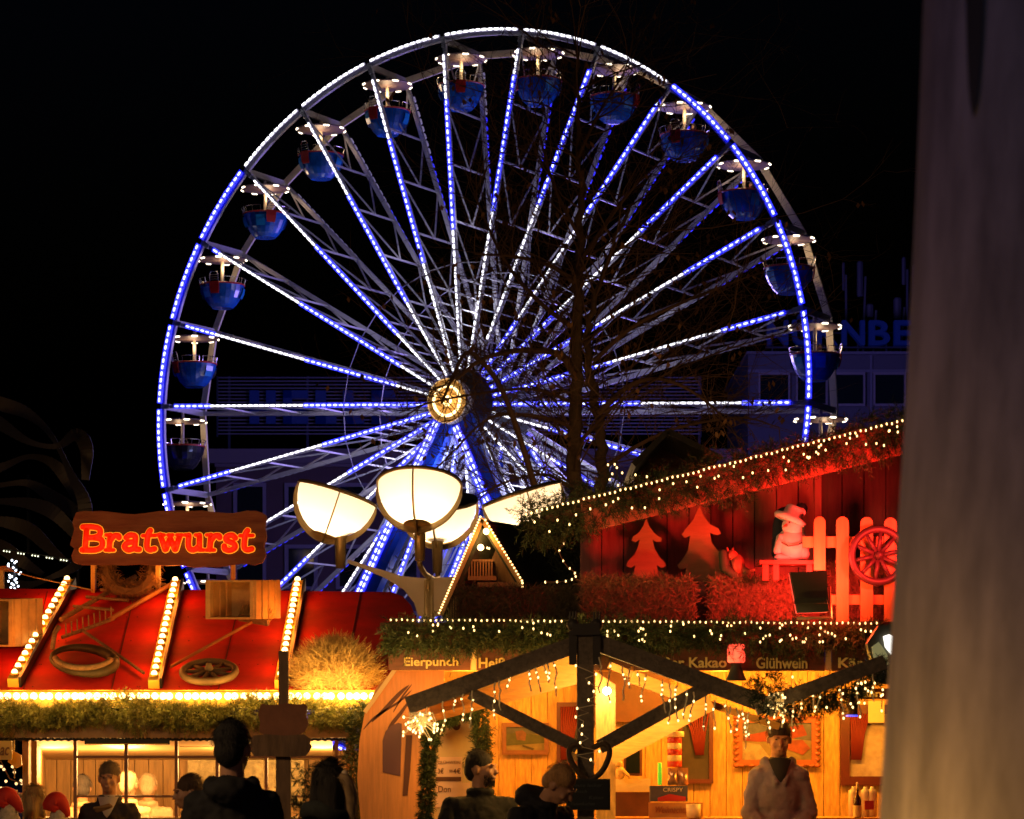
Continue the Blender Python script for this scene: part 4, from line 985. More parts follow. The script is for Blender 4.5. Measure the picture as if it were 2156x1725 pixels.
# ---- gable display
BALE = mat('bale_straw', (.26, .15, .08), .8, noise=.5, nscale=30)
straw_block(1228, 1218, 1460, 1309, 20.25, .35, 5200, 'straw_bale', 'left straw bale on the hut shelf below the small wooden fir', 'straw bales on the hut shelf', BALE)
straw_block(1498, 1220, 1686, 1309, 20.25, .35, 5200, 'straw_bale', 'middle straw bale below the snowman figure on the hut shelf', 'straw bales on the hut shelf', BALE)
straw_block(1748, 1190, 1900, 1309, 20.45, .3, 4200, 'straw_bale', 'straw bale behind the picket fence on the hut shelf', 'straw bales on the hut shelf', BALE)
straw_block(968, 1240, 1216, 1308, 20.35, .35, 5200, 'straw_bale', 'dark unlit straw bale below the little chalet', 'straw bales on the hut shelf', mat('dark_straw', (.12, .085, .04), .9, noise=.5, nscale=20))  # darker straw copy; the missing light is put into its colour
WCUT = mat('cutout_wood', (.42, .16, .07), .6, noise=.3, nscale=4, stretch=(1, 1, 5))
def fircut(pts, label):
    solo('wooden_fir_tree', MB().prism([at(x, y, 20.55) for x, y in pts], (0, .025, 0)), WCUT, label, 'decoration', 'wooden fir cutouts')
s1 = [(1361, 1090), (1367, 1108), (1377, 1122), (1387, 1130), (1393, 1133), (1392, 1140), (1382, 1141), (1374, 1137), (1378, 1155), (1388, 1172), (1400, 1185), (1402, 1192), (1393, 1196), (1383, 1190), (1388, 1218), (1332, 1218), (1338, 1190), (1328, 1196), (1319, 1192), (1322, 1182), (1336, 1168), (1344, 1150), (1347, 1136), (1338, 1142), (1330, 1138), (1333, 1130), (1345, 1122), (1354, 1108)]
fircut(s1, 'smaller wooden fir cutout standing on the left straw bale')
s2 = [(1478, 1064), (1486, 1085), (1500, 1104), (1518, 1113), (1523, 1124), (1514, 1127), (1500, 1122), (1503, 1142), (1516, 1160), (1536, 1172), (1545, 1186), (1536, 1192), (1520, 1184), (1524, 1205), (1534, 1222), (1508, 1222), (1498, 1208), (1492, 1222), (1440, 1222), (1452, 1196), (1438, 1199), (1431, 1190), (1442, 1178), (1454, 1158), (1458, 1128), (1448, 1133), (1440, 1126), (1450, 1112), (1464, 1096)]
s2 = [(x-22, y) if False else (x-5, y) for x, y in s2]
fircut(s2, 'taller wooden fir cutout standing between the two straw bales')
# squirrel figure
RF = mat('red_figure', (.55, .12, .08), .5, noise=.3, nscale=12)
sq = MB(); Y_ = 20.3
sq.ell(at(1562-10, 1190, Y_), (.055, .05, .08)); sq.ell(at(1541, 1170, Y_), (.045, .04, .04)); sq.cap(at(1556, 1196, Y_), at(1578, 1206, Y_), .035, .02); sq.cap(at(1533, 1162, Y_), at(1531, 1154, Y_), .014, .006); sq.cap(at(1542, 1163, Y_), at(1543, 1155, Y_), .014, .006); sq.cap(at(1562, 1205, Y_), at(1590, 1200, Y_), .018, .012)
sq.cap(at(1560, 1212, Y_), at(1552, 1222, Y_), .03, .03)
solo('animal_figurine', sq, RF, 'small red animal figurine beside the taller wooden fir', 'figurine', smooth=True)
sq2 = MB(); sq2.cap(at(1522, 1165, Y_-.03), at(1526, 1195, Y_-.03), .03, .04); sq2.cap(at(1526, 1195, Y_-.03), at(1548, 1214, Y_-.03), .04, .03)
solo('squirrel_shadow_shape', sq2, mat('figurine_shadow', (.05, .05, .03), .7), 'dark curled shape standing in for a cast shadow by the taller fir', 'figurine', smooth=True)  # dark solid modelled in place of the shadow the animal casts
# snowman on bench
SNOW = mat('snow_plush', (.72, .60, .62), .8, noise=.12, nscale=10)
Y_ = 20.2
sm = thing('snowman_figure', 'white snowman figure with a floppy hat sitting on the red bench', 'figurine', at(1668, 1180, Y_))
b = MB(); b.ell(at(1669, 1150, Y_), (.12, .10, .14), n=20, m=12); b.ell(at(1671, 1108, Y_-.02), (.085, .08, .075), n=18, m=10); b.cap(at(1637, 1160, Y_-.05), at(1645, 1135, Y_-.03), .03, .04); b.cap(at(1640, 1175, Y_-.06), at(1655, 1178, Y_-.05), .035, .035); b.ell(at(1690, 1165, Y_-.03), (.05, .05, .06)); b.build('body', SNOW, sm, True)
b = MB(); R1 = Matrix.Rotation(radians(24), 3, 'Y'); b.lathe([(.115, -.02), (.125, 0), (.115, .02), (.07, .03), (.065, .085), (.05, .1), (0, .105)], at(1664, 1094, Y_-.02), 20, R1); b.build('hat', SNOW, sm, True)
MB().cap(at(1668, 1073, Y_), at(1686, 1079, Y_), .03, .035).build('hat_bobble', SNOW, sm, True)
m = MB(); m.cap(at(1655, 1106, Y_-.10), at(1650, 1109, Y_-.15), .012, .004); m.build('nose', mat('carrot', (.8, .1, .02), .5), sm, True)
m = MB(); m.ell(at(1662, 1100, Y_-.11), .008); m.ell(at(1676, 1101, Y_-.10), .008); m.tube([at(1645, 1142, Y_-.10), at(1660, 1150, Y_-.12), at(1680, 1147, Y_-.12), at(1695, 1140, Y_-.1)], .005, 5); m.build('eyes', BLACKB, sm)
sm2 = MB(); sm2.ell(at(1640, 1125, Y_+.18), (.05, .05, .15)); sm2.ell(at(1652, 1082, Y_+.2), (.06, .05, .05)); sm2.ell(at(1690-3, 1072, Y_+.2), (.045, .05, .045)); sm2.cap(at(1634, 1165, Y_+.1), at(1636, 1140, Y_+.15), .035, .04)
solo('snowman_shadow_shape', sm2, mat('snowman_shadow', (.02, .03, .05), .9), 'dark rounded shape standing in for the shadow behind the snowman', 'figurine', smooth=True)  # shadow cast by the snowman, modelled as a dark solid
RB = mat('bench_red', (.42, .06, .04), .5, noise=.3, nscale=5)
bn = thing('small_bench', 'small red wooden bench carrying the snowman figure', 'bench', at(1660, 1215, 20.2))
m = MB(); bar(m, 1600, 1180, 1716, 1188, 20.05, .30); m.build('seat', RB, bn)
for x, yy in ((1612, 20.08), (1634, 20.08), (1704, 20.08), (1612, 20.3), (1704, 20.3)):
    m = MB(); bar(m, x-6, 1188, x+6, 1222, yy, .04); m.build('leg', RB, bn)
# picket fence
PK = mat('picket_wood', (.75, .30, .11), .5, noise=.25, nscale=4, stretch=(8, 8, 1))
pf = thing('picket_fence', 'short picket fence with rounded tops on the right of the hut shelf', 'fence', at(1800, 1309, 20.1))
def picket(x, wd_, yt, yb, Y): 
    r = wd_/2; pts = [(x-r, yb), (x-r, yt+r)]+[(x-r*cos(t), yt+r-r*sin(t)) for t in [pi*i/8 for i in range(1, 8)]]+[(x+r, yt+r), (x+r, yb)]
    MB().prism([at(a, b, Y) for a, b in pts], (0, .022, 0)).build('picket', PK, pf)
picket(1726, 24, 1088, 1201, 20.0); 
for i, x in enumerate((1774, 1825, 1875, 1925)): picket(x, 26, 1088+i*1, 1309, 20.0)
m = MB(); bar(m, 1690, 1130, 1960, 1153, 20.027, .025); m.build('rail', PK, pf)
m = MB(); bar(m, 1749, 1253, 1960, 1273, 20.027, .025); m.build('rail', PK, pf)
cartwheel('purple brown spoked wagon wheel hanging on the picket fence', at(1849, 1170, 19.93), Vector((0.05, -1, 0)), px(56, 19.93), 10, mat('wagon_wheel', (.07, .03, .045), .5, noise=.3, nscale=9), rim=.026)
# floodlight
fl = thing('floodlight', 'dark boxy floodlight seen from behind, washing the hut gable in red', 'floodlight', at(1706, 1309, 19.85))
FLM = mat('flood_housing', (.035, .035, .025), .55, noise=.2, nscale=20)
m = MB(); q = [at(1664, 1205, 19.5), at(1741, 1203, 19.5), at(1744, 1288, 19.55), at(1680, 1290, 19.55)]; m.prism(q, (0, .10, .0)); m.build('housing', FLM, fl)
m = MB(); 
for i in range(4): m.beam(at(1672, 1262+i*3, 19.49), at(1744, 1260+i*3, 19.49), .02, .008)
m.build('cooling_fin', FLM, fl)
m = MB(); m.tube([at(1746, 1235, 19.58), at(1750, 1300, 19.58), at(1678, 1302, 19.58)], .012, 5); m.build('bracket', mat('flood_bracket', (.35, .2, .12), .5), fl)
q2 = [p+Vector((0, .115, 0)) for p in q]; m = MB(); m.prism(q2, (0, .01, 0)); m.build('lens', emis('red_lens', (1, .05, .04), 3), fl)
light('flood_beam', at(1945, 1140, 19.2), 170, (1, .03, .018), .08, fl, 'SPOT', target=at(1500, 1070, 21.0), angle=radians(86))  # beam of a second floodlight, added unseen behind the pillar
light('flood_beam', at(1700, 1203, 19.74), 75, (1, .03, .018), .05, fl, 'SPOT', target=at(1600, 1090, 21.2), angle=radians(170))
light('flood_beam', at(1760, 1290, 19.6), 20, (1, .07, .015), .06, fl, 'POINT')
# ================================================================ small chalet on the roof
ch = thing('miniature_chalet', 'little A frame chalet with light edged gable standing on the hut roof', 'model house', at(1015, 1300, 21.2))
CY_ = 21.2
SHG = mat('shingle_dark', (.03, .035, .02), .85, noise=.5, nscale=14, bump=.5)
ap = at(1015, 1094, CY_); bl_ = at(928, 1296, CY_); br_ = at(1096, 1228, CY_); dv = Vector((.58, .9, -.02))
m = MB(); m.prism([ap, br_, br_+dv, ap+dv], Vector((-.02, 0, -.03))); m.prism([ap, ap+dv, bl_+dv, bl_], Vector((.03, 0, -.03))); m.build('roof', SHG, ch)
m = MB(); m.beam(ap, bl_, .05, .035); m.beam(ap, br_, .05, .035); m.build('bargeboard', mat('chalet_trim', (.30, .16, .05), .5), ch)
CHW = mat('chalet_wood', (.24, .11, .03), .6, noise=.4, nscale=8, stretch=(10, 10, 1))
m = MB(); m.prism([ap+dv*.25+Vector((0, 0, -.05)), at(940, 1275, CY_)+dv*.25, at(1085, 1228, CY_)+dv*.25], (0, .03, 0)); m.build('gable_wall', CHW, ch)
m = MB(); bar(m, 985, 1178, 1040, 1182, CY_+.02, .2); bar(m, 985, 1213, 1045, 1222, CY_, .22)
for i in range(9): bar(m, 986+i*6, 1182, 989+i*6, 1213, CY_+.02, .015)
m.build('balcony', CHW, ch)
m = MB(); bar(m, 1005, 1226, 1098, 1236, CY_-.02, .25); 
for i in range(12): bar(m, 938+i*5, 1262-i*1.5, 941+i*5, 1304, CY_+.0, .02)
m.build('picket_rail', mat('chalet_dark', (.16, .10, .04), .7), ch)
bulbs(ch, [at(1024, 1119, CY_-.02), at(1012, 1153, CY_-.02)], bulbmesh(.025, emis('chalet_bulb', (1, .65, .28), 5, 'AUTO')), 'globe_bulb')
bulbs(ch, [at(1026, 1154, CY_), at(1030, 1155, CY_)], FAIRY, 'small_bulb')
light('chalet_light', at(1022, 1135, CY_-.08), 3.5, (1, .5, .13), .05, ch)
pts = [ap.lerp(bl_, i/34)+Vector((-.012, -.05, .015)) for i in range(35)]+[ap.lerp(br_, i/20)+Vector((.01, -.05, .015)) for i in range(1, 21)]+[at(1100, y, CY_-.05) for y in (1228, 1236)]
t = thing('fairy_light_string', 'dense lights outlining the steep gable of the little chalet', 'string lights', ap, 'string lights')
MB().tube(list(reversed(pts[:35]))+pts[35:], .005, 4).build('cable', mat('amber_tube', (.7, .4, .15), .4, em=(1, .4, .1), es=.35), t); bulbs(t, pts, bulbmesh(.008, BULBF, 6, 4))
t = thing('fairy_light_string', 'short curl of warm lights on the dark roof right of the little chalet', 'string lights', at(1200, 1215, 20.4), 'string lights')
pts = smooth_path([at(1148, 1226, 20.3), at(1180, 1225, 20.3), at(1200, 1222, 20.3), at(1212, 1214, 20.3), at(1208, 1204, 20.3), at(1190, 1188, 20.3), at(1178, 1160, 20.4), at(1190, 1140, 20.5)], 4)
MB().tube(pts, .004, 4).build('cable', WIRE, t); bulbs(t, [p for i, p in enumerate(pts) if i % 3 == 0], FAIRY)
# dark roof side with ivy behind chalet
m = MB(); m.prism([at(1095, 1100, 21.9), at(1240, 1100, 21.9), at(1240, 1310, 21.9), at(960, 1310, 21.9), at(1060, 1170, 21.9)], (0, .05, 0)); 
for _ in range(5000): m.needle(at(U(1095, 1235), U(1090, 1240), 21.8+U(-.1, .08)), Vector((U(-1, 1), U(-.5, 0), U(-1, .6))).normalized()*.05, .01)
m.build('ivy_screen', mat('ivy', (.03, .04, .012), .8, noise=.5, nscale=10), hut)
# ================================================================ hut front: left wing panel
LW = 20.5
PAINTW = mat('painted_panel', (.72, .30, .09), .5, noise=.25, nscale=3, stretch=(14, 14, 1.2), bump=.15)
wp = thing('painted_side_panel', 'orange wooden panel with dark painted feather shapes left of the price board', 'panel', at(835, 1730, LW))
ol = [(828, 1411), (935, 1411), (935, 1500), (902, 1560), (905, 1760), (762, 1760), (752, 1640), (757, 1560), (768, 1500), (792, 1448)]
MB().prism([at(x, y, LW) for x, y in ol], (0, .04, 0)).build('board', PAINTW, wp)
PD = mat('dark_paint', (.10, .03, .015), .6)
def stroke(pts, ws, nm='painted_stroke'):
    P = smooth_path([at(x, y, LW-.004) for x, y in pts], 5); n = len(P); m = MB(); vs = []
    for i, p in enumerate(P):
        d = (P[min(i+1, n-1)]-P[max(i-1, 0)]).normalized(); o = Vector((-d.z, 0, d.x)); t = i/(n-1); w_ = px(ws*(sin(pi*min(1, max(.04, t)))**.6), LW)/2; vs += [p+o*w_, p-o*w_]
    m.add(vs, [(2*i, 2*i+1, 2*i+3, 2*i+2) for i in range(n-1)]); return m.build(nm, PD, wp)
stroke([(783, 1520), (810, 1494), (840, 1462), (862, 1442)], 9); stroke([(765, 1536), (790, 1510), (840, 1478), (868, 1452)], 5); stroke([(813, 1560), (822, 1530), (845, 1500), (866, 1470)], 8)
stroke([(828, 1500), (848, 1466), (868, 1440)], 4)
m = MB(); m.prism([at(x, y, LW-.008) for x, y in ((806, 1560), (812, 1540), (824, 1528), (838, 1522), (846, 1524), (843, 1634), (832, 1632), (806, 1626))], (0, .006, 0)); m.build('painted_window', mat('purple_paint', (.13, .05, .06), .5), wp)
m = MB(); m.prism([at(x, y, LW-.008) for x, y in ((855, 1548), (868, 1548), (864, 1620), (858, 1675), (848, 1676), (852, 1600))], (0, .006, 0)); m.build('painted_post', PD, wp)
m = MB(); m.beam(at(833, 1408, LW-.02), at(768, 1500, LW-.02), .03, .03); m.build('edge_trim', mat('pale_post', (.7, .5, .25), .5), wp)
garland([at(x, y, 20.1) for x, y in ((915, 1520), (905, 1570), (900, 1640), (893, 1740))], .024, 3200, 'fir_garland', 'fir garland hanging between the painted panel and the price board', 'fir garlands')
garland([at(x, y, 20.3) for x, y in ((905, 1530), (935, 1512), (985, 1490), (1010, 1500), (1015, 1560), (1018, 1620), (1022, 1680))], .034, 3200, 'fir_garland', 'dark fir garland curving over the price board', 'fir garlands')
# price board
PB = thing('price_board', 'cream price board reading GLÜHWEIN with prices beside the bearded man', 'sign', at(955, 1760, 20.6))
m = MB(); bar(m, 910, 1490, 1003, 1780, 20.6, .03); m.build('board', CREAM, PB)
m = MB(); bar(m, 917, 1594, 973, 1650, 20.59, .006); pa = m.build('paper', mat('pink_paper', (.85, .6, .45), .7), PB)
INK = mat('ink', (.12, .05, .02), .7)
text('GLÜHWEIN', 922, 1601, 20.585, 47, 8, INK, 'letters', pa, ext=.001); text('3€', 922, 1618, 20.585, 12, 11, INK, 'letters', pa, ext=.001, bold=.01); text('=4€', 946, 1618, 20.585, 24, 11, INK, 'letters', pa, ext=.001, bold=.01)
m = MB(); bar(m, 917, 1636, 971, 1645, 20.584, .004); m.build('ink_strip', INK, pa)
m = MB(); bar(m, 917, 1648, 990, 1700, 20.588, .006); pa = m.build('paper', mat('pink_paper', (.85, .6, .45), .7), PB); text('Don', 923, 1655, 20.58, 26, 13, INK, 'letters', pa, ext=.001)
MB().ell(at(961, 1528, 20.59), (.03, .003, .035)).build('star_mark', INK, PB)
# ================================================================ interior back wall and fittings
BW = 22.4
m = MB(); x = 880
while x < 2000:
    bar(m, x, 1395, x+32.8, 1800, BW+rnd.choice((0, .004)), .03); x += 34.2
bar(m, 880, 1395, 2000, 1800, BW+.04, .03)
m.build('back_wall', PINE, hut)
m = MB(); m.prism([at(830, 1412, HY0+.15), at(1900, 1412, HY0+.15), at(1900, 1414, BW), at(850, 1414, BW)], (0, 0, .03)); m.build('ceiling', PINEH, hut)
m = MB(); bar(m, 1225, 1398, 1410, 1520, BW-.12, .03); m.build('rear_gable_board', mat('dark_pine', (.15, .045, .015), .5, noise=.4, nscale=5), hut)
RW = mat('window_red', (.09, .012, .007), .45, noise=.2, nscale=6); CUR = mat('red_curtain', (.16, .010, .005), .7)
def window(label, x0, y0, x1, y1, cur, pic=None, fw=9, Y=BW-.06):
    t = thing('framed_window', label, 'window', at((x0+x1)/2, y1, Y), 'red framed windows in the hut')
    m = MB(); bar(m, x0, y0, x1, y0+fw, Y, .05); bar(m, x0, y1-fw, x1, y1, Y, .05); bar(m, x0, y0+fw, x0+fw, y1-fw, Y, .05); bar(m, x1-fw, y0+fw, x1, y1-fw, Y, .05); m.build('frame', RW, t)
    m = MB(); bar(m, x0+fw, y0+fw, x1-fw, y1-fw, Y+.03, .01); m.build('view', pic or mat('night_view', (.05, .035, .03), .4, noise=.5, nscale=5), t)
    for (c0, c1, b0, b1, yb) in cur:
        m = MB(); n = 9
        for i in range(n):
            tt = i/(n-1); xa = c0+(c1-c0)*tt; xb = b0+(b1-b0)*tt; m.tube([at(xa, y0+fw, Y-.01), at(xa*.5+xb*.5+(xb-xa)*.1, (y0+yb)/2, Y-.01), at(xb, yb, Y-.01)], .0075, 6)
        m.build('curtain', CUR, t, True)
    return t
window('red framed window with a dark red curtain left of the timber post', 1172, 1479, 1232, 1612, [(1182, 1224, 1182, 1200, 1600)])
window('red framed window with a tied red curtain right of the crisp packets', 1428, 1490, 1502, 1650, [(1440, 1492, 1466, 1480, 1590)])
w3 = window('large red framed window with a snowy view beside the grey pillar', 1770, 1484, 1930, 1654, [(1792, 1832, 1794, 1812, 1600)], mat('snow_view', (.30, .22, .20), .5, noise=.5, nscale=3, col2=(.75, .6, .5)), fw=19)
def picture(label, x0, y0, x1, y1, Y, orn, parts):
    t = thing('framed_picture', label, 'picture', at((x0+x1)/2, y1, Y), 'pictures on the pine wall')
    FM = mat('ornate_frame' if orn else 'plain_frame', (.34, .09, .03) if orn else (.20, .065, .02), .45, noise=.3, nscale=20)
    m = MB(); f_ = 12 if orn else 9
    for r_ in ((x0, y0, x1, y0+f_), (x0, y1-f_, x1, y1), (x0, y0+f_, x0+f_, y1-f_), (x1-f_, y0+f_, x1, y1-f_)): bar(m, *r_, Y, .04)
    if orn:
        for i in range(9):
            for xx in (x0, x1): m.ell(at(xx, y0+(y1-y0)*i/8, Y+.01), (.028, .02, .02)); 
        for i in range(8):
            for yy in (y0, y1): m.ell(at(x0+(x1-x0)*(i+.5)/8, yy, Y+.01), (.03, .02, .016))
    m.build('frame', FM, t)
    m = MB(); bar(m, x0+f_, y0+f_, x1-f_, y1-f_, Y+.02, .01); m.build('canvas', mat('canvas_base', (.20, .15, .07), .6, noise=.4, nscale=8), t)
    for i, (col, poly) in enumerate(parts):
        MB().prism([at(x, y, Y+.018-.002*i) for x, y in poly], (0, .001, 0)).build('painted_patch', mat('paint_%s' % '_'.join('%d' % int(c*100) for c in col), tuple(c*.6 for c in col), .6, noise=.5, nscale=14), t)
picture('brown framed landscape painting left of the dark red window', 1057, 1522, 1155, 1589, BW-.06, False, [((.12, .12, .14), [(1066, 1531), (1146, 1531), (1146, 1546), (1066, 1546)]), ((.10, .11, .04), [(1066, 1546), (1090, 1542), (1146, 1550), (1146, 1565), (1066, 1570)]), ((.28, .10, .06), [(1085, 1540), (1100, 1538), (1108, 1544), (1106, 1560), (1088, 1558)]), ((.10, .07, .03), [(1100, 1568), (1125, 1576), (1122, 1580), (1100, 1572)])])
picture('ornate red framed painting behind the woman in the hoodie', 1551, 1510, 1721, 1612, BW-.06, True, [((.16, .16, .22), [(1563, 1522), (1709, 1522), (1709, 1560), (1563, 1544)]), ((.42, .05, .03), [(1565, 1550), (1640, 1534), (1690, 1526), (1700, 1548), (1650, 1560), (1600, 1562), (1565, 1560)]), ((.60, .45, .30), [(1563, 1562), (1600, 1568), (1625, 1600), (1563, 1600)]), ((.45, .08, .04), [(1640, 1560), (1690, 1558), (1706, 1576), (1690, 1590), (1650, 1575)])])
m = MB(); bar(m, 1828, 1476, 1862, 1522, BW-.10, .01); mn = solo('menu_card', m, CREAM, 'cream menu card pinned above the large red window', 'menu')
tt = thing('name_board', 'narrow board with yellow letters under the right garland', 'sign', at(1818, 1470, 21.2)); m = MB(); bar(m, 1768, 1450, 1880, 1472, 21.2, .02); m.build('board', BROWN, tt); text('insalin', 1784, 1453, 21.19, 72, 15, mat('yellow_letter', (.8, .5, .05), .5, em=(1, .5, .05), es=.4), 'letters', tt, bold=.02)
# pub sign, counter shelf, goods
tt = thing('pub_sign', 'cream name strip with slanted script letters on the hut wall', 'sign', at(1330, 1668, 21.6)); m = MB(); bar(m, 1280, 1640, 1369, 1667, 21.6, .02); m.build('board', CREAM, tt); text("Queen's Pub", 1262, 1644, 21.59, 103, 18, mat('script_brown', (.28, .08, .03), .5), 'letters', tt, shear=.25, bold=.01)
m = MB(); bar(m, 1288, 1668, 1369, 1780, 21.62, .04); m.build('counter_panel', mat('dark_pine', (.32, .10, .04), .5), hut)
MIR = thing('dark_niche_sign', 'dark framed pub mirror above the name strip', 'mirror', at(1332, 1640, 21.8)); m = MB(); bar(m, 1313, 1570, 1352, 1634, 21.8, .02); m.build('frame', mat('dark_pine', (.32, .10, .04), .5), MIR); m = MB(); bar(m, 1318, 1576, 1347, 1628, 21.79, .01); m.build('glass', GLASSD, MIR)
fg = MB(); c = at(1306, 1628, 21.5); fg.ell(c, (.04, .035, .05)); fg.ell(c+Vector((-.01, 0, .07)), (.028, .028, .03)); fg.cap(c+Vector((.02, -.02, .02)), c+Vector((.06, -.03, -.02)), .015, .012); solo('straw_doll', fg, STRAW, 'small straw coloured doll beside the pub mirror', 'figurine', smooth=True)
TINR, TINC = mat('tin_red', (.50, .03, .02), .35), mat('tin_cream', (.75, .58, .36), .4)
for i in range(6):
    c = at(1420, 1552+i*12.6, 21.4); r_ = px(15 if i else 20, 21.4); m = MB(); m.lathe([(r_*.96, 0), (r_, .004), (r_, px(11, 21.4)), (r_*.96, px(12, 21.4)), (0, px(12, 21.4))], c, 20)
    solo('round_tin', m, (TINC, TINR)[i % 2], ('topmost cream tin of the stack in the hut', 'red tin second from the top of the stack', 'cream tin third from the top of the stack', 'red tin fourth from the top of the stack', 'cream tin fifth from the top of the stack', 'red tin at the bottom of the stack')[i], 'tin', 'stack of round tins', True)
for i, x in enumerate((1406, 1428)):
    m = MB(); w_ = 21; n = 7; vs = []
    for a in range(n+1):
        for b in range(5):
            u, v = a/n, b/4; bul = .03*sin(pi*u)*sin(pi*v)+U(-.004, .004); p = at(x+w_*v, 1617+36*u, 21.15); p.y -= bul; vs.append(p)
    m.add(vs, [(a*5+b, a*5+b+1, a*5+b+6, a*5+b+5) for a in range(n) for b in range(4)]); o_ = m.add([v+Vector((0, .03+.0, 0)) for v in vs], [(k, k+5, k+6, k+1) for k in [a*5+b for a in range(n) for b in range(4)]])
    solo('crisp_packet', m, mat('foil', (.60, .42, .35), .25, .7, noise=.5, nscale=14, col2=(.5, .18, .05)), ('left shiny snack packet standing behind the blue box', 'right shiny snack packet standing behind the blue box')[i], 'snack packet', 'snack packets', True)
t = thing('snack_box', 'blue and red cardboard snack box on the hut counter', 'box', at(1408, 1688, 21.1)); m = MB(); bar(m, 1369, 1655, 1448, 1688, 21.05, .12); m.build('carton', mat('box_blue', (.08, .09, .16), .5, noise=.3, nscale=9), t)
m = MB(); m.prism([at(x, y, 21.045) for x, y in ((1385, 1680), (1410, 1672), (1444, 1678), (1444, 1687), (1385, 1687))], (0, .004, 0)); m.build('red_print', mat('tin_red', (.5, .03, .02), .4), t)
text('CRISPY SNACK'[:6], 1396, 1659, 21.04, 42, 8, mat('print_cream', (.8, .7, .55), .5), 'letters', t, ext=.001)
m = MB().lathe([(.014, 0), (.016, .02), (.016, px(46, 21.2)), (.012, px(47, 21.2))], at(1389, 1653, 21.2), 10); solo('green_stick', m, mat('neon_green', (.15, .75, .05), .3, em=(.2, 1, .05), es=.35), 'bright green stick standing behind the blue box', 'stick', smooth=True)
m = MB(); bar(m, 1366, 1690, 1480, 1722, 21.0, .03); cs = m.build('counter_sign', mat('orange_wood', (.50, .24, .07), .5), hut); text('Weihnachtszeit', 1380, 1698, 20.99, 88, 14, mat('script_brown', (.28, .08, .03), .5), 'letters', cs, shear=.3)
m = MB(); bar(m, 1180, 1722, 1960, 1732, 20.9, .5); bar(m, 1000, 1740, 1960, 2000, 20.3, .06); m.build('counter', PINEH, hut)
# bottles and cups at the right
GLB = mat('bottle_glass', (.06, .02, .01), .1, coat=.5)
t = thing('dark_bottle', 'dark bottle with a cream label and pale pourer on the right counter', 'bottle', at(1806, 1722, 21.0))
c = at(1805, 1726, 21.0); S = px(1, 21); MB().lathe([(8.5*S, 0), (8.5*S, 40*S), (7*S, 46*S), (3*S, 52*S), (3*S, 64*S)], c, 16).build('glass', GLB, t, True); MB().lathe([(3.4*S, 64*S), (3.6*S, 70*S), (1*S, 79*S), (0, 79*S)], c, 10).build('pourer', TINC, t, True); MB().lathe([(8.8*S, 6*S), (8.8*S, 30*S)], c, 16, cap=False).build('label_strip', CREAM, t, True)
for i, x in enumerate((1797, 1822, 1836)):
    m = MB(); m.lathe([(10*S, 0), (11*S, 55*S), (10*S, 62*S), (4*S, 66*S), (4*S, 70*S)], at(x, 1726, 21.25), 18); solo('milky_bottle', m, mat('milky_plastic', (.75, .62, .55), .4), ('milky bottle behind the dark bottle', 'middle milky bottle with the red label in front', 'milky bottle next to the grey pillar')[i], 'bottle', 'milky bottles on the counter', True)
m = MB(); bar(m, 1821, 1686, 1840, 1705, 20.95, .03); solo('red_carton', m, mat('tin_red', (.5, .03, .02), .4), 'small red carton beside the dark bottle', 'box')
m = MB(); m.prism([at(x, y, 20.9) for x, y in ((1690, 1726), (1692, 1712), (1698, 1708), (1708, 1709), (1714, 1726))], (0, .08, 0)); solo('card_terminal', m, mat('grey_plastic', (.2, .2, .22), .4), 'grey card terminal beside the woman in the hoodie', 'card terminal')
m = MB().lathe([(.0, 0), (.05, .0), (.055, .1), (.052, .1), (.048, .005)], at(1460, 1722, 20.9), 16); solo('cream_cup', m, TINC, 'cream cup on the counter below the window', 'cup', smooth=True)
t = thing('hanging_lamp', 'brown cylinder lamp with a thin blue glowing ring in front of the right window', 'lamp', at(1793, 1508, 20.8)); S = px(1, 20.8)
MB().lathe([(13*S, 2*S), (13*S, 34*S), (10*S, 38*S), (0, 40*S)], at(1793, 1508, 20.8), 20).build('shade', mat('lamp_brown', (.16, .11, .06), .4, .4), t, True); MB().lathe([(13.2*S, -1*S), (13.2*S, 2.5*S)], at(1793, 1508, 20.8), 20, cap=False).build('blue_ring', emis('blue_ring', (.05, .08, 1), 1.6), t, True)
MB().tube([at(1793, 1468, 20.8), at(1793, 1416, 20.8)], .006, 5).build('cable', WIRE, t)
# leaded glass lantern at the pillar
t = thing('leaded_lantern', 'large lantern of pale leaded glass panels half hidden behind the grey pillar', 'lantern', at(1870, 1500, 18.5))
panes = [([(1858, 1372), (1866, 1358), (1880, 1352), (1884, 1400), (1876, 1398)], (.8, .8, .8), 1.2), ([(1820, 1385), (1836, 1376), (1850, 1376), (1868, 1402), (1874, 1432), (1868, 1462), (1852, 1455), (1838, 1425), (1836, 1400)], (.55, .52, .22), .12), ([(1834, 1462), (1866, 1470), (1864, 1432+60), (1840, 1470+10)], (.5, .45, .35), .08), ([(1830, 1402), (1834, 1430), (1862, 1466), (1868, 1490), (1835, 1470), (1826, 1430)], (.45, .4, .3), .05)]
panes = [([(1860, 1340), (1872, 1336), (1882, 1340), (1884, 1372), (1876, 1378), (1864, 1362)], (1, .98, .9), 2.0), ([(1836, 1362), (1850, 1352), (1858, 1362), (1868, 1378), (1872, 1396), (1864, 1408), (1846, 1398), (1838, 1380)], (.6, .58, .25), .25), ([(1834, 1402), (1862, 1411), (1862, 1424), (1852, 1434), (1836, 1420)], (.5, .46, .36), .12)]
for i, (poly, c_, e_) in enumerate(panes): MB().prism([at(x, y, 18.5) for x, y in poly], (0, .02, 0)).build('glass_panel', mat('leaded_%d' % i, c_, .3, em=c_, es=e_), t)
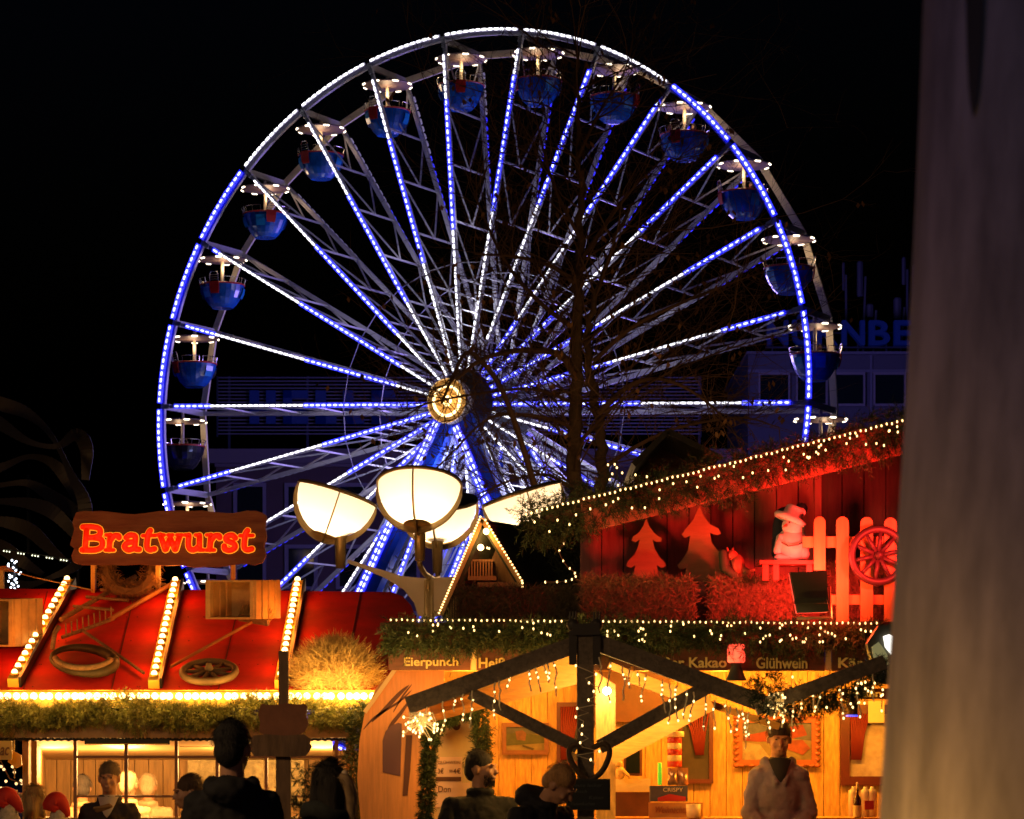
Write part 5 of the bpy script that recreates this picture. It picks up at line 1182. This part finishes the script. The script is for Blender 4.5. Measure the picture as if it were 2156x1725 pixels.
m = MB(); m.prism([at(x, y, 18.53) for x, y in ((1826, 1355), (1850, 1318), (1895, 1310), (1900, 1440), (1855, 1440), (1830, 1420), (1836, 1395))], (0, .12, 0)); m.build('frame', mat('lantern_olive', (.07, .065, .04), .5), t)
# interior lamps
for x, y, Y, p_ in ((980, 1440, 21.4, 12), (1110, 1440, 21.5, 14), (1375, 1440, 21.5, 16), (1530, 1435, 21.5, 26), (1700, 1435, 21.5, 28), (1850, 1440, 21.5, 16), (1600, 1640, 20.9, 6), (1100, 1690, 21, 6)):
    light('hut_light', at(x, y, Y), p_*1.9, (1, .40, .03), .12, hut)
light('hut_light', at(850, 1440, 19.5), 26, (1, .5, .12), .2, hut)
light('hut_light', at(1150, 1395+30, 19.55), 7, (1, .5, .1), .1, hut)
# ================================================================ timber canopy in front of the hut
TYY = 18.0
tc = thing('timber_canopy', 'dark timber canopy frame with a central post, sloping rafters and braces', 'canopy', (at(1232, 1600, TYY).x, TYY, 0))
m = MB(); m.beam((at(1234, 1600, TYY).x, TYY, 0), at(1232, 1318, TYY), .11, .105); m.build('post', DTIM, tc)
def tb_(x0, y0, x1, y1, h_, Y=TYY, mt=DTIM, nm='rafter', dp=.09): MB().beam(at(x0, y0, Y), at(x1, y1, Y), dp, px(h_, Y)).build(nm, mt, tc)
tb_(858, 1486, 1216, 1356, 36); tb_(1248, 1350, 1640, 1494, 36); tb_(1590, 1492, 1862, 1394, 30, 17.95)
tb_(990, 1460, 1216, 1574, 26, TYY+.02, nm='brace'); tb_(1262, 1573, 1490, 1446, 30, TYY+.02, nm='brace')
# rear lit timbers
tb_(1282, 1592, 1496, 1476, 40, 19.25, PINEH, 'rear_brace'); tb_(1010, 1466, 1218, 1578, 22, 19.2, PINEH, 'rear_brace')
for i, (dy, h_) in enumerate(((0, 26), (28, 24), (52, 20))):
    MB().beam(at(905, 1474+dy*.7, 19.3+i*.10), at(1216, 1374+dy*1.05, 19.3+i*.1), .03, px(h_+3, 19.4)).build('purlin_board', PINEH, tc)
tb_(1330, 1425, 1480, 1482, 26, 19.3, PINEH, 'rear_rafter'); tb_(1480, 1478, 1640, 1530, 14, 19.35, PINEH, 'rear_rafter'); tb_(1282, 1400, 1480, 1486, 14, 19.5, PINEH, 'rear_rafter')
m = MB(); m.prism([at(x, y, 19.5) for x, y in ((1254, 1414), (1296, 1442), (1296, 1760), (1256, 1760))], (0, .05, 0)); m.build('rear_post', PINE, tc)
light('canopy_lamp_light', at(1272, 1468, 19.3), 5, (1, .62, .22), .03, tc)
MB().ell(at(1278, 1455, 19.42), .028).build('spot_bulb', emis('spot_bulb', (1, .8, .45), 25), tc, True)
light('canopy_lamp_light', at(1245, 1480, 18.9), 30, (1, .52, .12), .06, tc)
light('canopy_lamp_light', at(1420, 1500, 18.8), 16, (1, .5, .1), .06, tc)
light('canopy_lamp_light', at(985, 1475, 19.9), 12, (1, .40, .05), .06, tc)
m = MB()
for x in (1206, 1256):
    bar(m, x-8, 1328, x+8, 1400, 17.93, .01)
    for d in (-6, 0, 6): m.tube([at(x+d, 1310, 17.95), at(x+d+1, 1288, 17.95)], .008, 5)
    m.ell(at(x, 1316, 17.95), (.04, .04, .04))
m.beam(at(1205, 1326, 17.97), at(1262, 1326, 17.97), .12, px(24, 18)); m.build('post_bracket', mat('bracket_iron', (.06, .05, .04), .6, .3), tc)
# hat on post: iron ring decoration
m = MB(); P = [(1222, 1640), (1212, 1625), (1200, 1600), (1199, 1580), (1208, 1570), (1222, 1572)]
t = thing('iron_heart', 'curved iron heart ornament mounted on the central timber post', 'ornament', at(1240, 1640, 17.85))
MB().tube(smooth_path([at(x, y, 17.88) for x, y in ((1240, 1650), (1216, 1624), (1201, 1600), (1199, 1578), (1212, 1568), (1230, 1576))], 6), .018, 8).build('left_curve', RUST, t, True)
MB().tube(smooth_path([at(x, y, 17.88) for x, y in ((1232, 1650), (1264, 1628), (1280, 1600), (1283, 1578), (1270, 1566), (1246, 1576))], 6), .018, 8).build('right_curve', RUST, t, True)
t = thing('chalkboard', 'small black chalkboard with faint writing hung on the central timber post', 'chalkboard', at(1238, 1706, 17.85))
m = MB(); bar(m, 1192, 1640, 1285, 1706, 17.86, .02); m.build('frame', mat('board_frame', (.03, .028, .02), .6), t); m = MB(); bar(m, 1196, 1644, 1281, 1702, 17.852, .01); m.build('slate', BLACKB, t)
CHK = mat('chalk', (.10, .11, .10), .9)
for i, (s_, x, w_) in enumerate((('Heute lecker', 1202, 66), ('Punsch', 1202, 34), ('Kakao', 1240, 30), ('Flammkuchen', 1202, 50))):
    text(s_, x, 1650+i*13, 17.845, w_, 7, CHK, 'chalk_writing', t, ext=.0005, shear=.2)
# icicle lights on rafters
t = thing('icicle_light_chain', 'icicle lights dripping from the dark canopy rafters', 'string lights', at(1240, 1480, 17.9), 'string lights')
cab = MB(); pts = []
def raf(x):
    if x < 1216: return 1490-(x-858)*.363+14
    if x < 1595: return 1366+(x-1250)*.367+14
    return 1500-(x-1590)*.36+8
for x in [870, 905, 935, 960, 1000, 1040, 1075, 1110, 1140, 1170, 1265, 1290, 1330, 1360, 1395, 1430, 1460, 1485, 1520, 1550, 1580, 1615, 1650, 1690, 1730, 1770, 1810, 1835, 980, 1055, 1125, 1155, 1310, 1345, 1410, 1445, 1500, 1535, 1565, 1670, 1710]:
    x += U(-6, 6); y = raf(x); L_ = U(25, 85); P = [at(x, y, 17.93)]
    k = max(4, int(L_/9)); xx = x
    for i in range(1, k+1): xx += U(-4, 4); P.append(at(xx, y+L_*i/k, 17.93+U(-.02, .02)))
    MB().tube(P, .0048, 4).build('cable', CLEARW, t); pts += [p for p in P[1:] if rnd.random() < .45]
bulbs(t, pts, FAIRY)
def bunch(label, cx, cy, rx, ry, n, Y=17.85):
    t = thing('icicle_light_bunch', label, 'string lights', at(cx, cy-ry, Y), 'string lights'); cab = MB(); pts = []
    for i in range(n):
        x = cx+U(-rx, rx); y = cy+U(-ry, ry); p = at(x, y, Y+U(-.06, .06)); pts.append(p); q = at(cx+U(-rx, rx)*.7, cy-ry, Y); cab.tube([q, q.lerp(p, .5)+Vector((U(-.02, .02), 0, -.02)), p], .003, 4)
    cab.build('cable', CLEARW, t); bulbs(t, pts, FAIRY); light('bunch_glow', at(cx, cy, Y-.12), 1.0, (1, .6, .2), .05, t)
bunch('tangled bunch of warm icicle lights at the left end of the canopy rafter', 885, 1530, 38, 30, 44)
bunch('bright bunch of icicle lights above the head of the woman in the hoodie', 1636, 1490, 19, 32, 26)
pts = [at(1232+U(-20, 34), y, 17.8) for y in range(1402, 1610, 9)]
t = thing('fairy_light_chain', 'few warm lights hanging down along the central timber post', 'string lights', at(1240, 1400, 17.8), 'string lights')
MB().tube(pts, .003, 4).build('cable', CLEARW, t); bulbs(t, pts[::2], FAIRY)
# garland below right rafter
garland([at(x, y, 18.3) for x, y in ((1640, 1490), (1700, 1470), (1760, 1455), (1820, 1425), (1870, 1400))], .075, 2600, 'fir_garland', 'short fir garland under the right hand canopy rafter', 'fir garlands')
pts = [at(1660+U(0, 200), 1478-U(0, 60)+U(0, 25), 18.15) for _ in range(26)]
t = thing('fairy_light_chain', 'lights in the short garland under the right hand rafter', 'string lights', at(1760, 1450, 18.15), 'string lights'); MB().tube(sorted(pts, key=lambda v: v.x), .0025, 3).build('cable', mat('green_wire', (.01, .03, .01), .6), t); bulbs(t, pts, FAIRY)
garland([at(x, y, 17.7) for x, y in ((1600, 1420), (1612, 1445), (1625, 1475), (1632, 1500))], .075, 1800, 'fir_garland', 'small fir bunch hanging where the two right rafters meet', 'fir garlands')
# ================================================================ foreground pillar
pl = thing('stone_pillar', 'large smooth grey pillar blurred in the right foreground', 'pillar', (1.07, 4.6, 0))
PY = 4.6
prof = []
xl = lambda z: None
cxp = at(1950, 0, PY).x+.50
for y in (3600, 1900, 1725, 1300, 862, 400, 0, -400, -900):
    ex = {3600: 1790, 1900: 1850, 1725: 1857, 1300: 1884, 862: 1912, 400: 1935, 0: 1950, -400: 1962, -900: 1976}[y]
    prof.append((cxp-at(ex, 0, PY).x-.0, max(0, at(0, y, PY).z)))
m = MB(); m.lathe(prof, (cxp, PY, 0), 96)
m.build('shaft', mat('pillar_stone', (.16, .16, .19), .75, noise=.6, nscale=3.0, stretch=(3, 3, .8), bump=.05), pl, True)
m = MB(); vs = []; rows = []
def rad_at(z):
    for (r0, z0), (r1, z1) in zip(prof, prof[1:]):
        if z0 <= z <= z1: return r0+(r1-r0)*(z-z0)/(z1-z0)
    return prof[-1][0]
def on_shaft(x, y):
    Y = PY-.6
    for _ in range(12):
        p = at(x, y, Y); r_ = rad_at(p.z)+.004; Y = PY-math.sqrt(max(1e-4, r_*r_-(p.x-cxp)**2))
    return at(x, y, Y)
for y, x0, x1 in ((-300, 2030, 2078), (-100, 2032, 2074), (40, 2034, 2070), (120, 2036, 2066), (180, 2039, 2061), (215, 2042, 2058), (236, 2046, 2054), (246, 2049, 2051)):
    vs += [on_shaft(x0+(x1-x0)*i/6, y) for i in range(7)]
m.add(vs, [(r_*7+i, r_*7+i+1, r_*7+i+8, r_*7+i+7) for r_ in range(7) for i in range(6)])
m.build('recess_shade_patch', mat('recess_shade', (.008, .01, .01), .8), pl)  # flat near-black patch; shade of the recess put into its colour
light('added_fill', (-1.1, 4.3, 2.15), 9, (.22, .18, 1), .2, None)  # unseen blue fill added to tint the left edge of the shaft
light('added_fill', (.20, 4.35, 1.30), 32, (1, .46, .08), .12, None)  # unseen warm fill added to brighten the lower shaft
light('added_fill', (-6, 10.5, 5), 560, (1, .60, .28), .6, None, 'SPOT', target=(0.2, 17.5, 2.2), angle=radians(75))  # unseen warm spot added to lift signpost and canopy timber
light('added_fill', (.2, 2.0, 4.0), 20, (.60, .68, 1), .5, None)  # unseen cool fill added for the upper shaft

# ================================================================ people
SKIN = mat('skin', (.52, .26, .14), .55, noise=.12, nscale=9)
def finish(mb, name, m, parent, vox, it=3, disp=0):
    me = bpy.data.meshes.new(name); me.from_pydata([v for v in mb.v], [], mb.f); me.update()
    o = bpy.data.objects.new(name, me); COL.objects.link(o)
    r = o.modifiers.new('r', 'REMESH'); r.mode = 'VOXEL'; r.voxel_size = vox; r.use_smooth_shade = True
    s = o.modifiers.new('s', 'SMOOTH'); s.iterations = it; s.factor = .5
    if disp:
        tx = bpy.data.textures.get('folds') or bpy.data.textures.new('folds', 'CLOUDS'); tx.noise_scale = .075
        d = o.modifiers.new('d', 'DISPLACE'); d.texture = tx; d.strength = disp; d.mid_level = .5
    bpy.context.view_layer.update()
    ev = o.evaluated_get(bpy.context.evaluated_depsgraph_get()); me2 = bpy.data.meshes.new_from_object(ev)
    o.modifiers.clear(); o.data = me2; bpy.data.meshes.remove(me); me2.name = name
    me2.materials.clear(); me2.materials.append(m)
    me2.polygons.foreach_set('use_smooth', [True]*len(me2.polygons))
    o.parent = parent; return o
def person(label, x, ytop, Y, H=1.75, face=0, coat=(.02, .02, .025), pants=(.02, .02, .03), hair=(.03, .02, .012), style='short',
           yaw=0, pitch=0, lean=0, arms='down', collar=None, inner=None, scale_w=1.0, hood=False, seat_z=None, skin=None, extra=None, group=None, z0=None):
    S = H/1.75; topz = at(x, ytop, Y).z; xx = at(x, ytop, Y).x
    base = topz-H if z0 is None else z0
    t = thing('person', label, 'person', (xx, Y, max(base, 0) if z0 is None else z0), group); 
    if z0 is None and base < 0: S = topz/1.75
    root_z = max(base, 0) if z0 is None else z0
    S = (topz-root_z)/1.75 if z0 is None else S
    t.rotation_euler = (0, 0, radians(face))      # face 0 looks towards the camera (-y)
    ML = Matrix.Rotation(radians(lean), 4, 'X')
    def L(p):      # lean of the upper body about the hips (towards -y for positive)
        p = Vector(p)
        if p.z > .95: 
            q = p-Vector((0, 0, .95)); q = Matrix.Rotation(radians(lean), 3, 'X') @ q; p = q+Vector((0, 0, .95))
        return p*S
    NK = Vector((0, .01, 1.47)); HRt = Matrix.Rotation(radians(yaw), 3, 'Z') @ Matrix.Rotation(radians(pitch), 3, 'X')
    def Hd(p): return L(NK+HRt @ (Vector(p)-NK))
    def rotfor(): return Matrix.Rotation(radians(lean), 3, 'X') @ HRt
    R3 = rotfor(); RL_ = Matrix.Rotation(radians(lean), 3, 'X')
    sk = skin or SKIN; cm = mat('cloth_%02d_%02d_%02d' % tuple(int(c*100) for c in coat), coat, .85, noise=.25, nscale=20, bump=.2)
    pm = mat('trouser_%02d_%02d_%02d' % tuple(int(c*100) for c in pants), pants, .85, noise=.2, nscale=14)
    def E(mb, c, r, R=None): mb.ell(c, tuple(k*S for k in r), R, 14, 10)
    b = MB()
    # head
    E(b, Hd((0, .018, 1.655)), (.076, .093, .095), R3); E(b, Hd((0, -.018, 1.605)), (.064, .078, .085), R3); E(b, Hd((0, -.045, 1.555)), (.046, .044, .036), R3)
    E(b, Hd((0, -.07, 1.585)), (.032, .026, .024), R3)
    b.cap(Hd((0, -.088, 1.645)), Hd((0, -.112, 1.607)), .009*S, .014*S, 8)
    for sx in (-1, 1):
        E(b, Hd((sx*.078, .012, 1.625)), (.012, .02, .032), R3); b.cap(Hd((sx*.045, -.088, 1.663)), Hd((sx*.018, -.096, 1.66)), .010*S, .010*S, 6); E(b, Hd((sx*.038, -.072, 1.605)), (.022, .018, .02), R3)
    b.cap(Hd((-.018, -.097, 1.572)), Hd((.018, -.097, 1.572)), .009*S, .009*S, 6)
    b.cap(Hd((0, .015, 1.57)), L((0, .015, 1.44)), .055*S, .062*S, 12)
    # torso, hips, legs
    b.cap(L((-.11, 0, 1.36)), L((.11, 0, 1.36)), .065*S, .065*S, 12); E(b, L((0, 0, 1.22)), (.13, .09, .2), RL_); E(b, L((0, .005, 1.0)), (.15, .11, .14), RL_)
    HIP = Vector((0, 0, .93))
    ar = {'down': [((.165, .01, 1.38), (.205, .03, 1.10), (.21, -.06, .86))]*2,
          'front': [((.16, .01, 1.38), (.215, -.02, 1.13), (.06, -.24, 1.08))]*2,
          'clasp': [((.155, .01, 1.37), (.215, -.03, 1.11), (.045, -.22, .96))]*2,
          'reach': [((.20, .01, 1.38), (.24, -.16, 1.17), (.16, -.40, 1.12)), ((.20, .01, 1.38), (.25, .02, 1.11), (.22, -.16, .90))]}[arms]
    if seat_z is None:
        for sx in (-1, 1):
            b.cap(Vector((sx*.09, 0, .93))*S, Vector((sx*.10, -.01, .50))*S, .085*S, .058*S, 12); b.cap(Vector((sx*.10, -.01, .50))*S, Vector((sx*.10, .01, .10))*S, .055*S, .04*S, 12); b.cap(Vector((sx*.10, .03, .05))*S, Vector((sx*.11, -.14, .04))*S, .045*S, .035*S, 10)
    hands = []
    for i, sx in enumerate((-1, 1)):
        sh, el, wr = [Vector((p[0]*sx, p[1], p[2])) for p in ar[i]]
        b.cap(L(sh), L(el), .05*S, .042*S); b.cap(L(el), L(wr), .04*S, .028*S)
        d = (L(wr)-L(el)).normalized(); pc = L(wr)+d*.05*S; side = Vector((0, 0, 1)).cross(d)
        if side.length < .1: side = Vector((1, 0, 0))
        side.normalize(); nrm = d.cross(side).normalized()
        b.cap(L(wr)+d*.02*S-side*.018*S, pc-side*.018*S+d*.02*S, .020*S); b.cap(L(wr)+d*.02*S+side*.018*S, pc+side*.018*S+d*.02*S, .020*S)
        curl = -nrm if nrm.z > 0 else nrm
        for k, (o_, ln_) in enumerate(((-.030, .062), (-.010, .075), (.010, .070), (.030, .055))):
            f0 = pc+d*.03*S+side*o_*S; f1 = f0+d*ln_*.5*S+curl*.012*S; f2 = f1+d*ln_*.32*S+curl*.030*S
            b.cap(f0, f1, .009*S, .008*S, 6); b.cap(f1, f2, .008*S, .007*S, 6)
        th0 = L(wr)+d*.03*S-side*sx*.02*S; b.cap(th0, th0+d*.035*S-side*sx*.03*S+curl*.01*S, .011*S, .009*S, 6)
    bo = finish(b, 'body', sk, t, .0085, 2)
    # eyes and brows
    e = MB()
    for sx in (-1, 1): E(e, Hd((sx*.03, -.088, 1.644)), (.0085, .006, .005), R3)
    e.build('eyes', mat('eye_dark', (.02, .015, .01), .3), t, True, local=True)
    # coat
    c = MB(); p_ = .028
    c.cap(L((-.12*scale_w, .01, 1.36)), L((.12*scale_w, .01, 1.36)), .09*S, .09*S, 12); c.cap(L((0, .01, 1.38)), L((0, .015, 1.455)), .12*S, .075*S, 12)
    E(c, L((0, .0, 1.24)), (.165*scale_w, .135, .22), RL_); E(c, L((0, 0, 1.03)), (.165*scale_w, .135, .2), RL_)
    for i, sx in enumerate((-1, 1)):
        sh, el, wr = [Vector((p[0]*sx*(scale_w if k < 2 else 1), p[1], p[2])) for k, p in enumerate(ar[i])]
        c.cap(L(sh), L(el), .066*S, .056*S); c.cap(L(el), L(wr)-(L(wr)-L(el))*.04, .06*S, .044*S)
    if hood: E(c, L((0, .10, 1.44)), (.115, .075, .07), RL_); c.cap(L((-.09, .05, 1.46)), L((.09, .05, 1.46)), .045*S); [c.cap(L((sx*.092, .02, 1.48)), L((sx*.03, -.125, 1.33)), .032*S, .022*S) for sx in (-1, 1)]
    else: c.tube([L((.075*cos(a), .02+.075*sin(a), 1.475)) for a in [2*pi*i/16 for i in range(17)]], .024*S, 8)
    if extra == 'puffer':
        E(c, L((0, .12, 1.46)), (.14, .10, .08), RL_)
    finish(c, 'jacket', cm, t, .011, 2, .032)
    if inner:
        m = MB(); vs = []
        for i in range(9):
            tt = i/8; z = 1.49-.16*tt; hw = .078*(1-tt)**.7+.003
            for j in range(-4, 5):
                xx = hw*j/4; vs.append(L((xx, -.098-.034*min(1, tt*1.6)+(xx/.09)**2*.05, z)))
        m.add(vs, [(i*9+j, i*9+j+1, i*9+j+10, i*9+j+9) for i in range(8) for j in range(8)])
        m.tube([L((.058*cos(a), .005+.062*sin(a), 1.488)) for a in [2*pi*i/16 for i in range(17)]], .016*S, 8)
        m.build('shirt', mat('shirt_%d' % int(inner[0]*100), inner, .8), t, True, local=True)
    if seat_z is None:
        l = MB()
        for sx in (-1, 1): l.cap(Vector((sx*.09, 0, .93))*S, Vector((sx*.10, -.01, .50))*S, .098*S, .075*S, 12); l.cap(Vector((sx*.10, -.01, .50))*S, Vector((sx*.10, .01, .12))*S, .073*S, .06*S, 12)
        E(l, Vector((0, 0, .96))*S, (.16, .12, .12)); finish(l, 'trousers', pm, t, .02, 2)
    # hair
    h = MB(); hm = mat('hair_%02d_%02d_%02d' % tuple(int(k*100) for k in hair), hair, .75, noise=.45, nscale=40, stretch=(3, 3, .6), bump=.6)
    if style != 'bald':
        E(h, Hd((0, .022, 1.677)), (.083, .096, .090), R3)
        E(h, Hd((0, .065, 1.62)), (.070, .060, .075), R3)
        if style in ('long', 'pony', 'blonde'):
            for sx in (-1, 1): h.cap(Hd((sx*.07, .03, 1.66)), Hd((sx*.085, .04, 1.50)), .03*S, .03*S)
            h.cap(Hd((0, .08, 1.64)), Hd((0, .09, 1.44)), .07*S, .06*S)
        if style == 'tied': E(h, Hd((0, .12, 1.66)), (.04, .04, .04), R3)
        ho = finish(h, 'hair', hm, t, .009, 1, .006)
        st = MB()
        for _ in range(900 if style in ('long', 'pony', 'blonde') else 700):
            a = U(0, 2*pi); el_ = U(-.15, 1)*pi/2; d = Vector((cos(a)*cos(el_), sin(a)*cos(el_), sin(el_)))
            if d.y < -.55 and d.z < .45: continue
            q = Vector((0, .030, 1.668))+Vector((d.x*.084, d.y*.095, d.z*.094)); g_ = (Vector((d.x*.4, .4, -1.0 if d.z < .6 else -.2))+d*.5).normalized()*(.022 if style in ('short', 'tied') else .04)
            a_, b__ = Hd(q), Hd(q+g_); st.needle(a_, b__-a_, .0022)
        st.build('hair_strands', hm, ho, local=True)
    return t, Hd, L, S
BLK = (.010, .010, .012)
t, Hd, L, S = person('short haired man seen from behind as a black silhouette in a dark jacket', 490, 1521, 13.4, 1.84, 180, BLK, hair=(.012, .009, .006), yaw=-14, hood=True, arms='front', scale_w=1.0)
t, Hd, L, S = person('woman seen from behind with a long blond ponytail, right of the signpost', 690, 1606, 14.0, 1.64, 180, (.018, .012, .012), hair=(.02, .014, .008), style='long', yaw=22, arms='down')
m = MB(); P = smooth_path([Hd((-.03, .12, 1.68)), Hd((-.065, .14, 1.65)), Hd((-.09, .125, 1.57)), Hd((-.095, .11, 1.46)), Hd((-.09, .09, 1.34))], 5)
m.tube(P, [.018+.016*sin(pi*i/(len(P)-1)) for i in range(len(P))], 8)
for _ in range(500):
    i = rnd.randrange(len(P)-4); m.needle(P[i]+Vector((U(-.03, .03), U(-.03, .03), 0)), P[i+3]-P[i]+Vector((U(-.01, .01), U(-.01, .01), 0)), .003)
m.build('ponytail', mat('blond_hair', (.42, .27, .12), .6, noise=.4, nscale=30), t, True, local=True)
m = MB(); m.ell(Hd((-.06, .115, 1.69)), (.018, .014, .022)); m.build('hair_clip', mat('clip_cream', (.8, .6, .35), .4), t, True, local=True)
m = MB(); m.tube([L((.10*cos(a), .02+.09*sin(a), 1.49+.02*sin(a*2))) for a in [2*pi*i/16 for i in range(17)]], .045, 8); m.build('scarf', mat('scarf_dark', (.03, .035, .03), .95, noise=.5, nscale=30), t, True, local=True)
person('man in a dark jacket facing the viewer with food before the stall window', 230, 1607, 20.6, 1.66, 0, (.03, .022, .03), hair=(.20, .13, .07), arms='front', inner=(.5, .42, .36), pitch=4, scale_w=1.05)
m = MB(); c = at(216, 1702, 20.3); m.cap(c+Vector((-.035, 0, -.01)), c+Vector((.045, 0, .015)), .022, .02); m.cap(c+Vector((-.055, -.02, .0)), c+Vector((.065, -.02, .015)), .011, .011)
solo('bread_roll', m, mat('bread', (.30, .15, .05), .7, noise=.3, nscale=20), 'bread roll with sausage held by the man before the stall window', 'food', smooth=True)
person('cook in white clothes and pale cap turned away inside the sausage stall', 272, 1627, 23.4, 1.62, 150, (.85, .62, .35), hair=(.70, .55, .35), yaw=20, scale_w=1.15)
person('second cook in a pale hooded top further right inside the sausage stall', 312, 1632, 24.0, 1.58, 180, (.80, .58, .36), hair=(.75, .55, .35), scale_w=1.1)
person('dark haired helper with bowed head behind the second window pane of the stall', 172, 1634, 23.6, 1.62, 200, (.75, .5, .28), hair=(.06, .05, .05))
person('person with glasses in a grey jacket looking left beside the silhouette', 402, 1634, 18.2, 1.60, -70, (.07, .065, .07), hair=(.10, .05, .025), arms='front', pitch=8)
person('woman with tousled blond hair and a pale coat at the lower left', 76, 1656, 20.9, 1.5, 165, (.62, .46, .28), hair=(.55, .36, .15), style='blonde')
for i, (x, y, w_, lab) in enumerate(((18, 1676, 38, 'plush gnome with a drooping red hat at the far lower left edge'), (122, 1686, 30, 'plush gnome with a bright red hat beside the blond woman'))):
    t = thing('plush_gnome', lab, 'plush toy', at(x, 1730, 20.3), 'plush gnomes with red hats'); Y_ = 20.3
    MB().tube(smooth_path([at(x-w_*.5, y+22, Y_), at(x-w_*.3, y+4, Y_), at(x+w_*.1, y+2, Y_), at(x+w_*.5, y+20, Y_), at(x+w_*.75, y+34, Y_)], 5), [.06]*2+[.07]*6+[.07-.0045*i for i in range(13)], 12).build('hat', mat('hat_red', (.62, .02, .01), .7), t, True)
    MB().ell(at(x, y+34, Y_), (.06, .05, .07)).ell(at(x, y+60, Y_), (.09, .07, .12)).build('body', mat('plush_white', (.75, .6, .42), .9, noise=.4, nscale=30), t, True)
t, Hd, L, S = person('bearded man in a black zip jacket turned right in front of the price board', 1012, 1583, 19.0, 1.72, 22, (.004, .003, .003), hair=(.02, .012, .008), arms='front', scale_w=1.35, yaw=50)
m = MB()
for _ in range(900):
    a = U(-1.25, 1.25); z = U(1.522, 1.595); r_ = .060; p = Vector((sin(a)*r_, -cos(a)*.075-.010, z))
    if abs(a) < .3 and z > 1.56: continue
    q = Hd(p); m.needle(q, (q-Hd((0, 0, 1.6))).normalized()*.012+Vector((0, 0, -.008)), .003)
m.build('beard', mat('beard', (.03, .018, .01), .9), t, local=True)
t, Hd, L, S = person('man with short ginger hair in a black puffer jacket bending to the right', 1105, 1585, 17.3, 1.68, 42, (.016, .015, .014), hair=(.62, .32, .11), arms='front', lean=22, pitch=22, yaw=22, extra='puffer', scale_w=1.25)
t, Hd, L, S = person('woman in a mauve grey hooded sweatshirt with folded hands inside the hut', 1640, 1521, 20.6, 1.80, 0, (.22, .19, .25), hair=(.05, .025, .015), style='tied', arms='clasp', inner=(.01, .01, .012), hood=True, scale_w=1.0, pitch=8)
# riders
def rider(label, k, dx, col, hair):
    g = GPOS[k]; t = thing('person', label, 'person', g+Vector((dx, -.15, -1.75))); b = MB()
    b.ell((0, 0, .78), (.10, .11, .13)); b.cap((0, 0, .72), (0, 0, .55), .05, .06); b.cap((-.13, 0, .48), (.13, 0, .48), .09); b.cap((0, 0, .5), (0, 0, .12), .14, .15)
    for sx in (-1, 1): b.cap((sx*.17, 0, .48), (sx*.24, -.06, .22), .055, .045); b.cap((sx*.24, -.06, .22), (sx*.16, -.26, .30), .045, .035)
    bo = finish(b, 'body', mat('rider_'+hair, col, .8), t, .02, 2)
    MB().ell((0, .02, .82), (.112, .12, .11)).build('hair', mat('hair_rider', (.12, .06, .03), .8), t, True, local=True)
    MB().ell((0, -.04, .76), (.085, .085, .11)).build('face', SKIN, t, True, local=True)
rider('rider with light hair sitting right in the gondola with two people', 2, .38, (.30, .12, .05), 'a'); rider('rider leaning at the left rail of the gondola with two people', 2, -.62, (.35, .10, .06), 'b')
rider('rider in a red jacket in the third gondola right of the top', 3, .30, (.5, .03, .03), 'c'); rider('rider in a tan coat in the gondola before the rooftop letters', 5, .18, (.45, .28, .12), 'd')
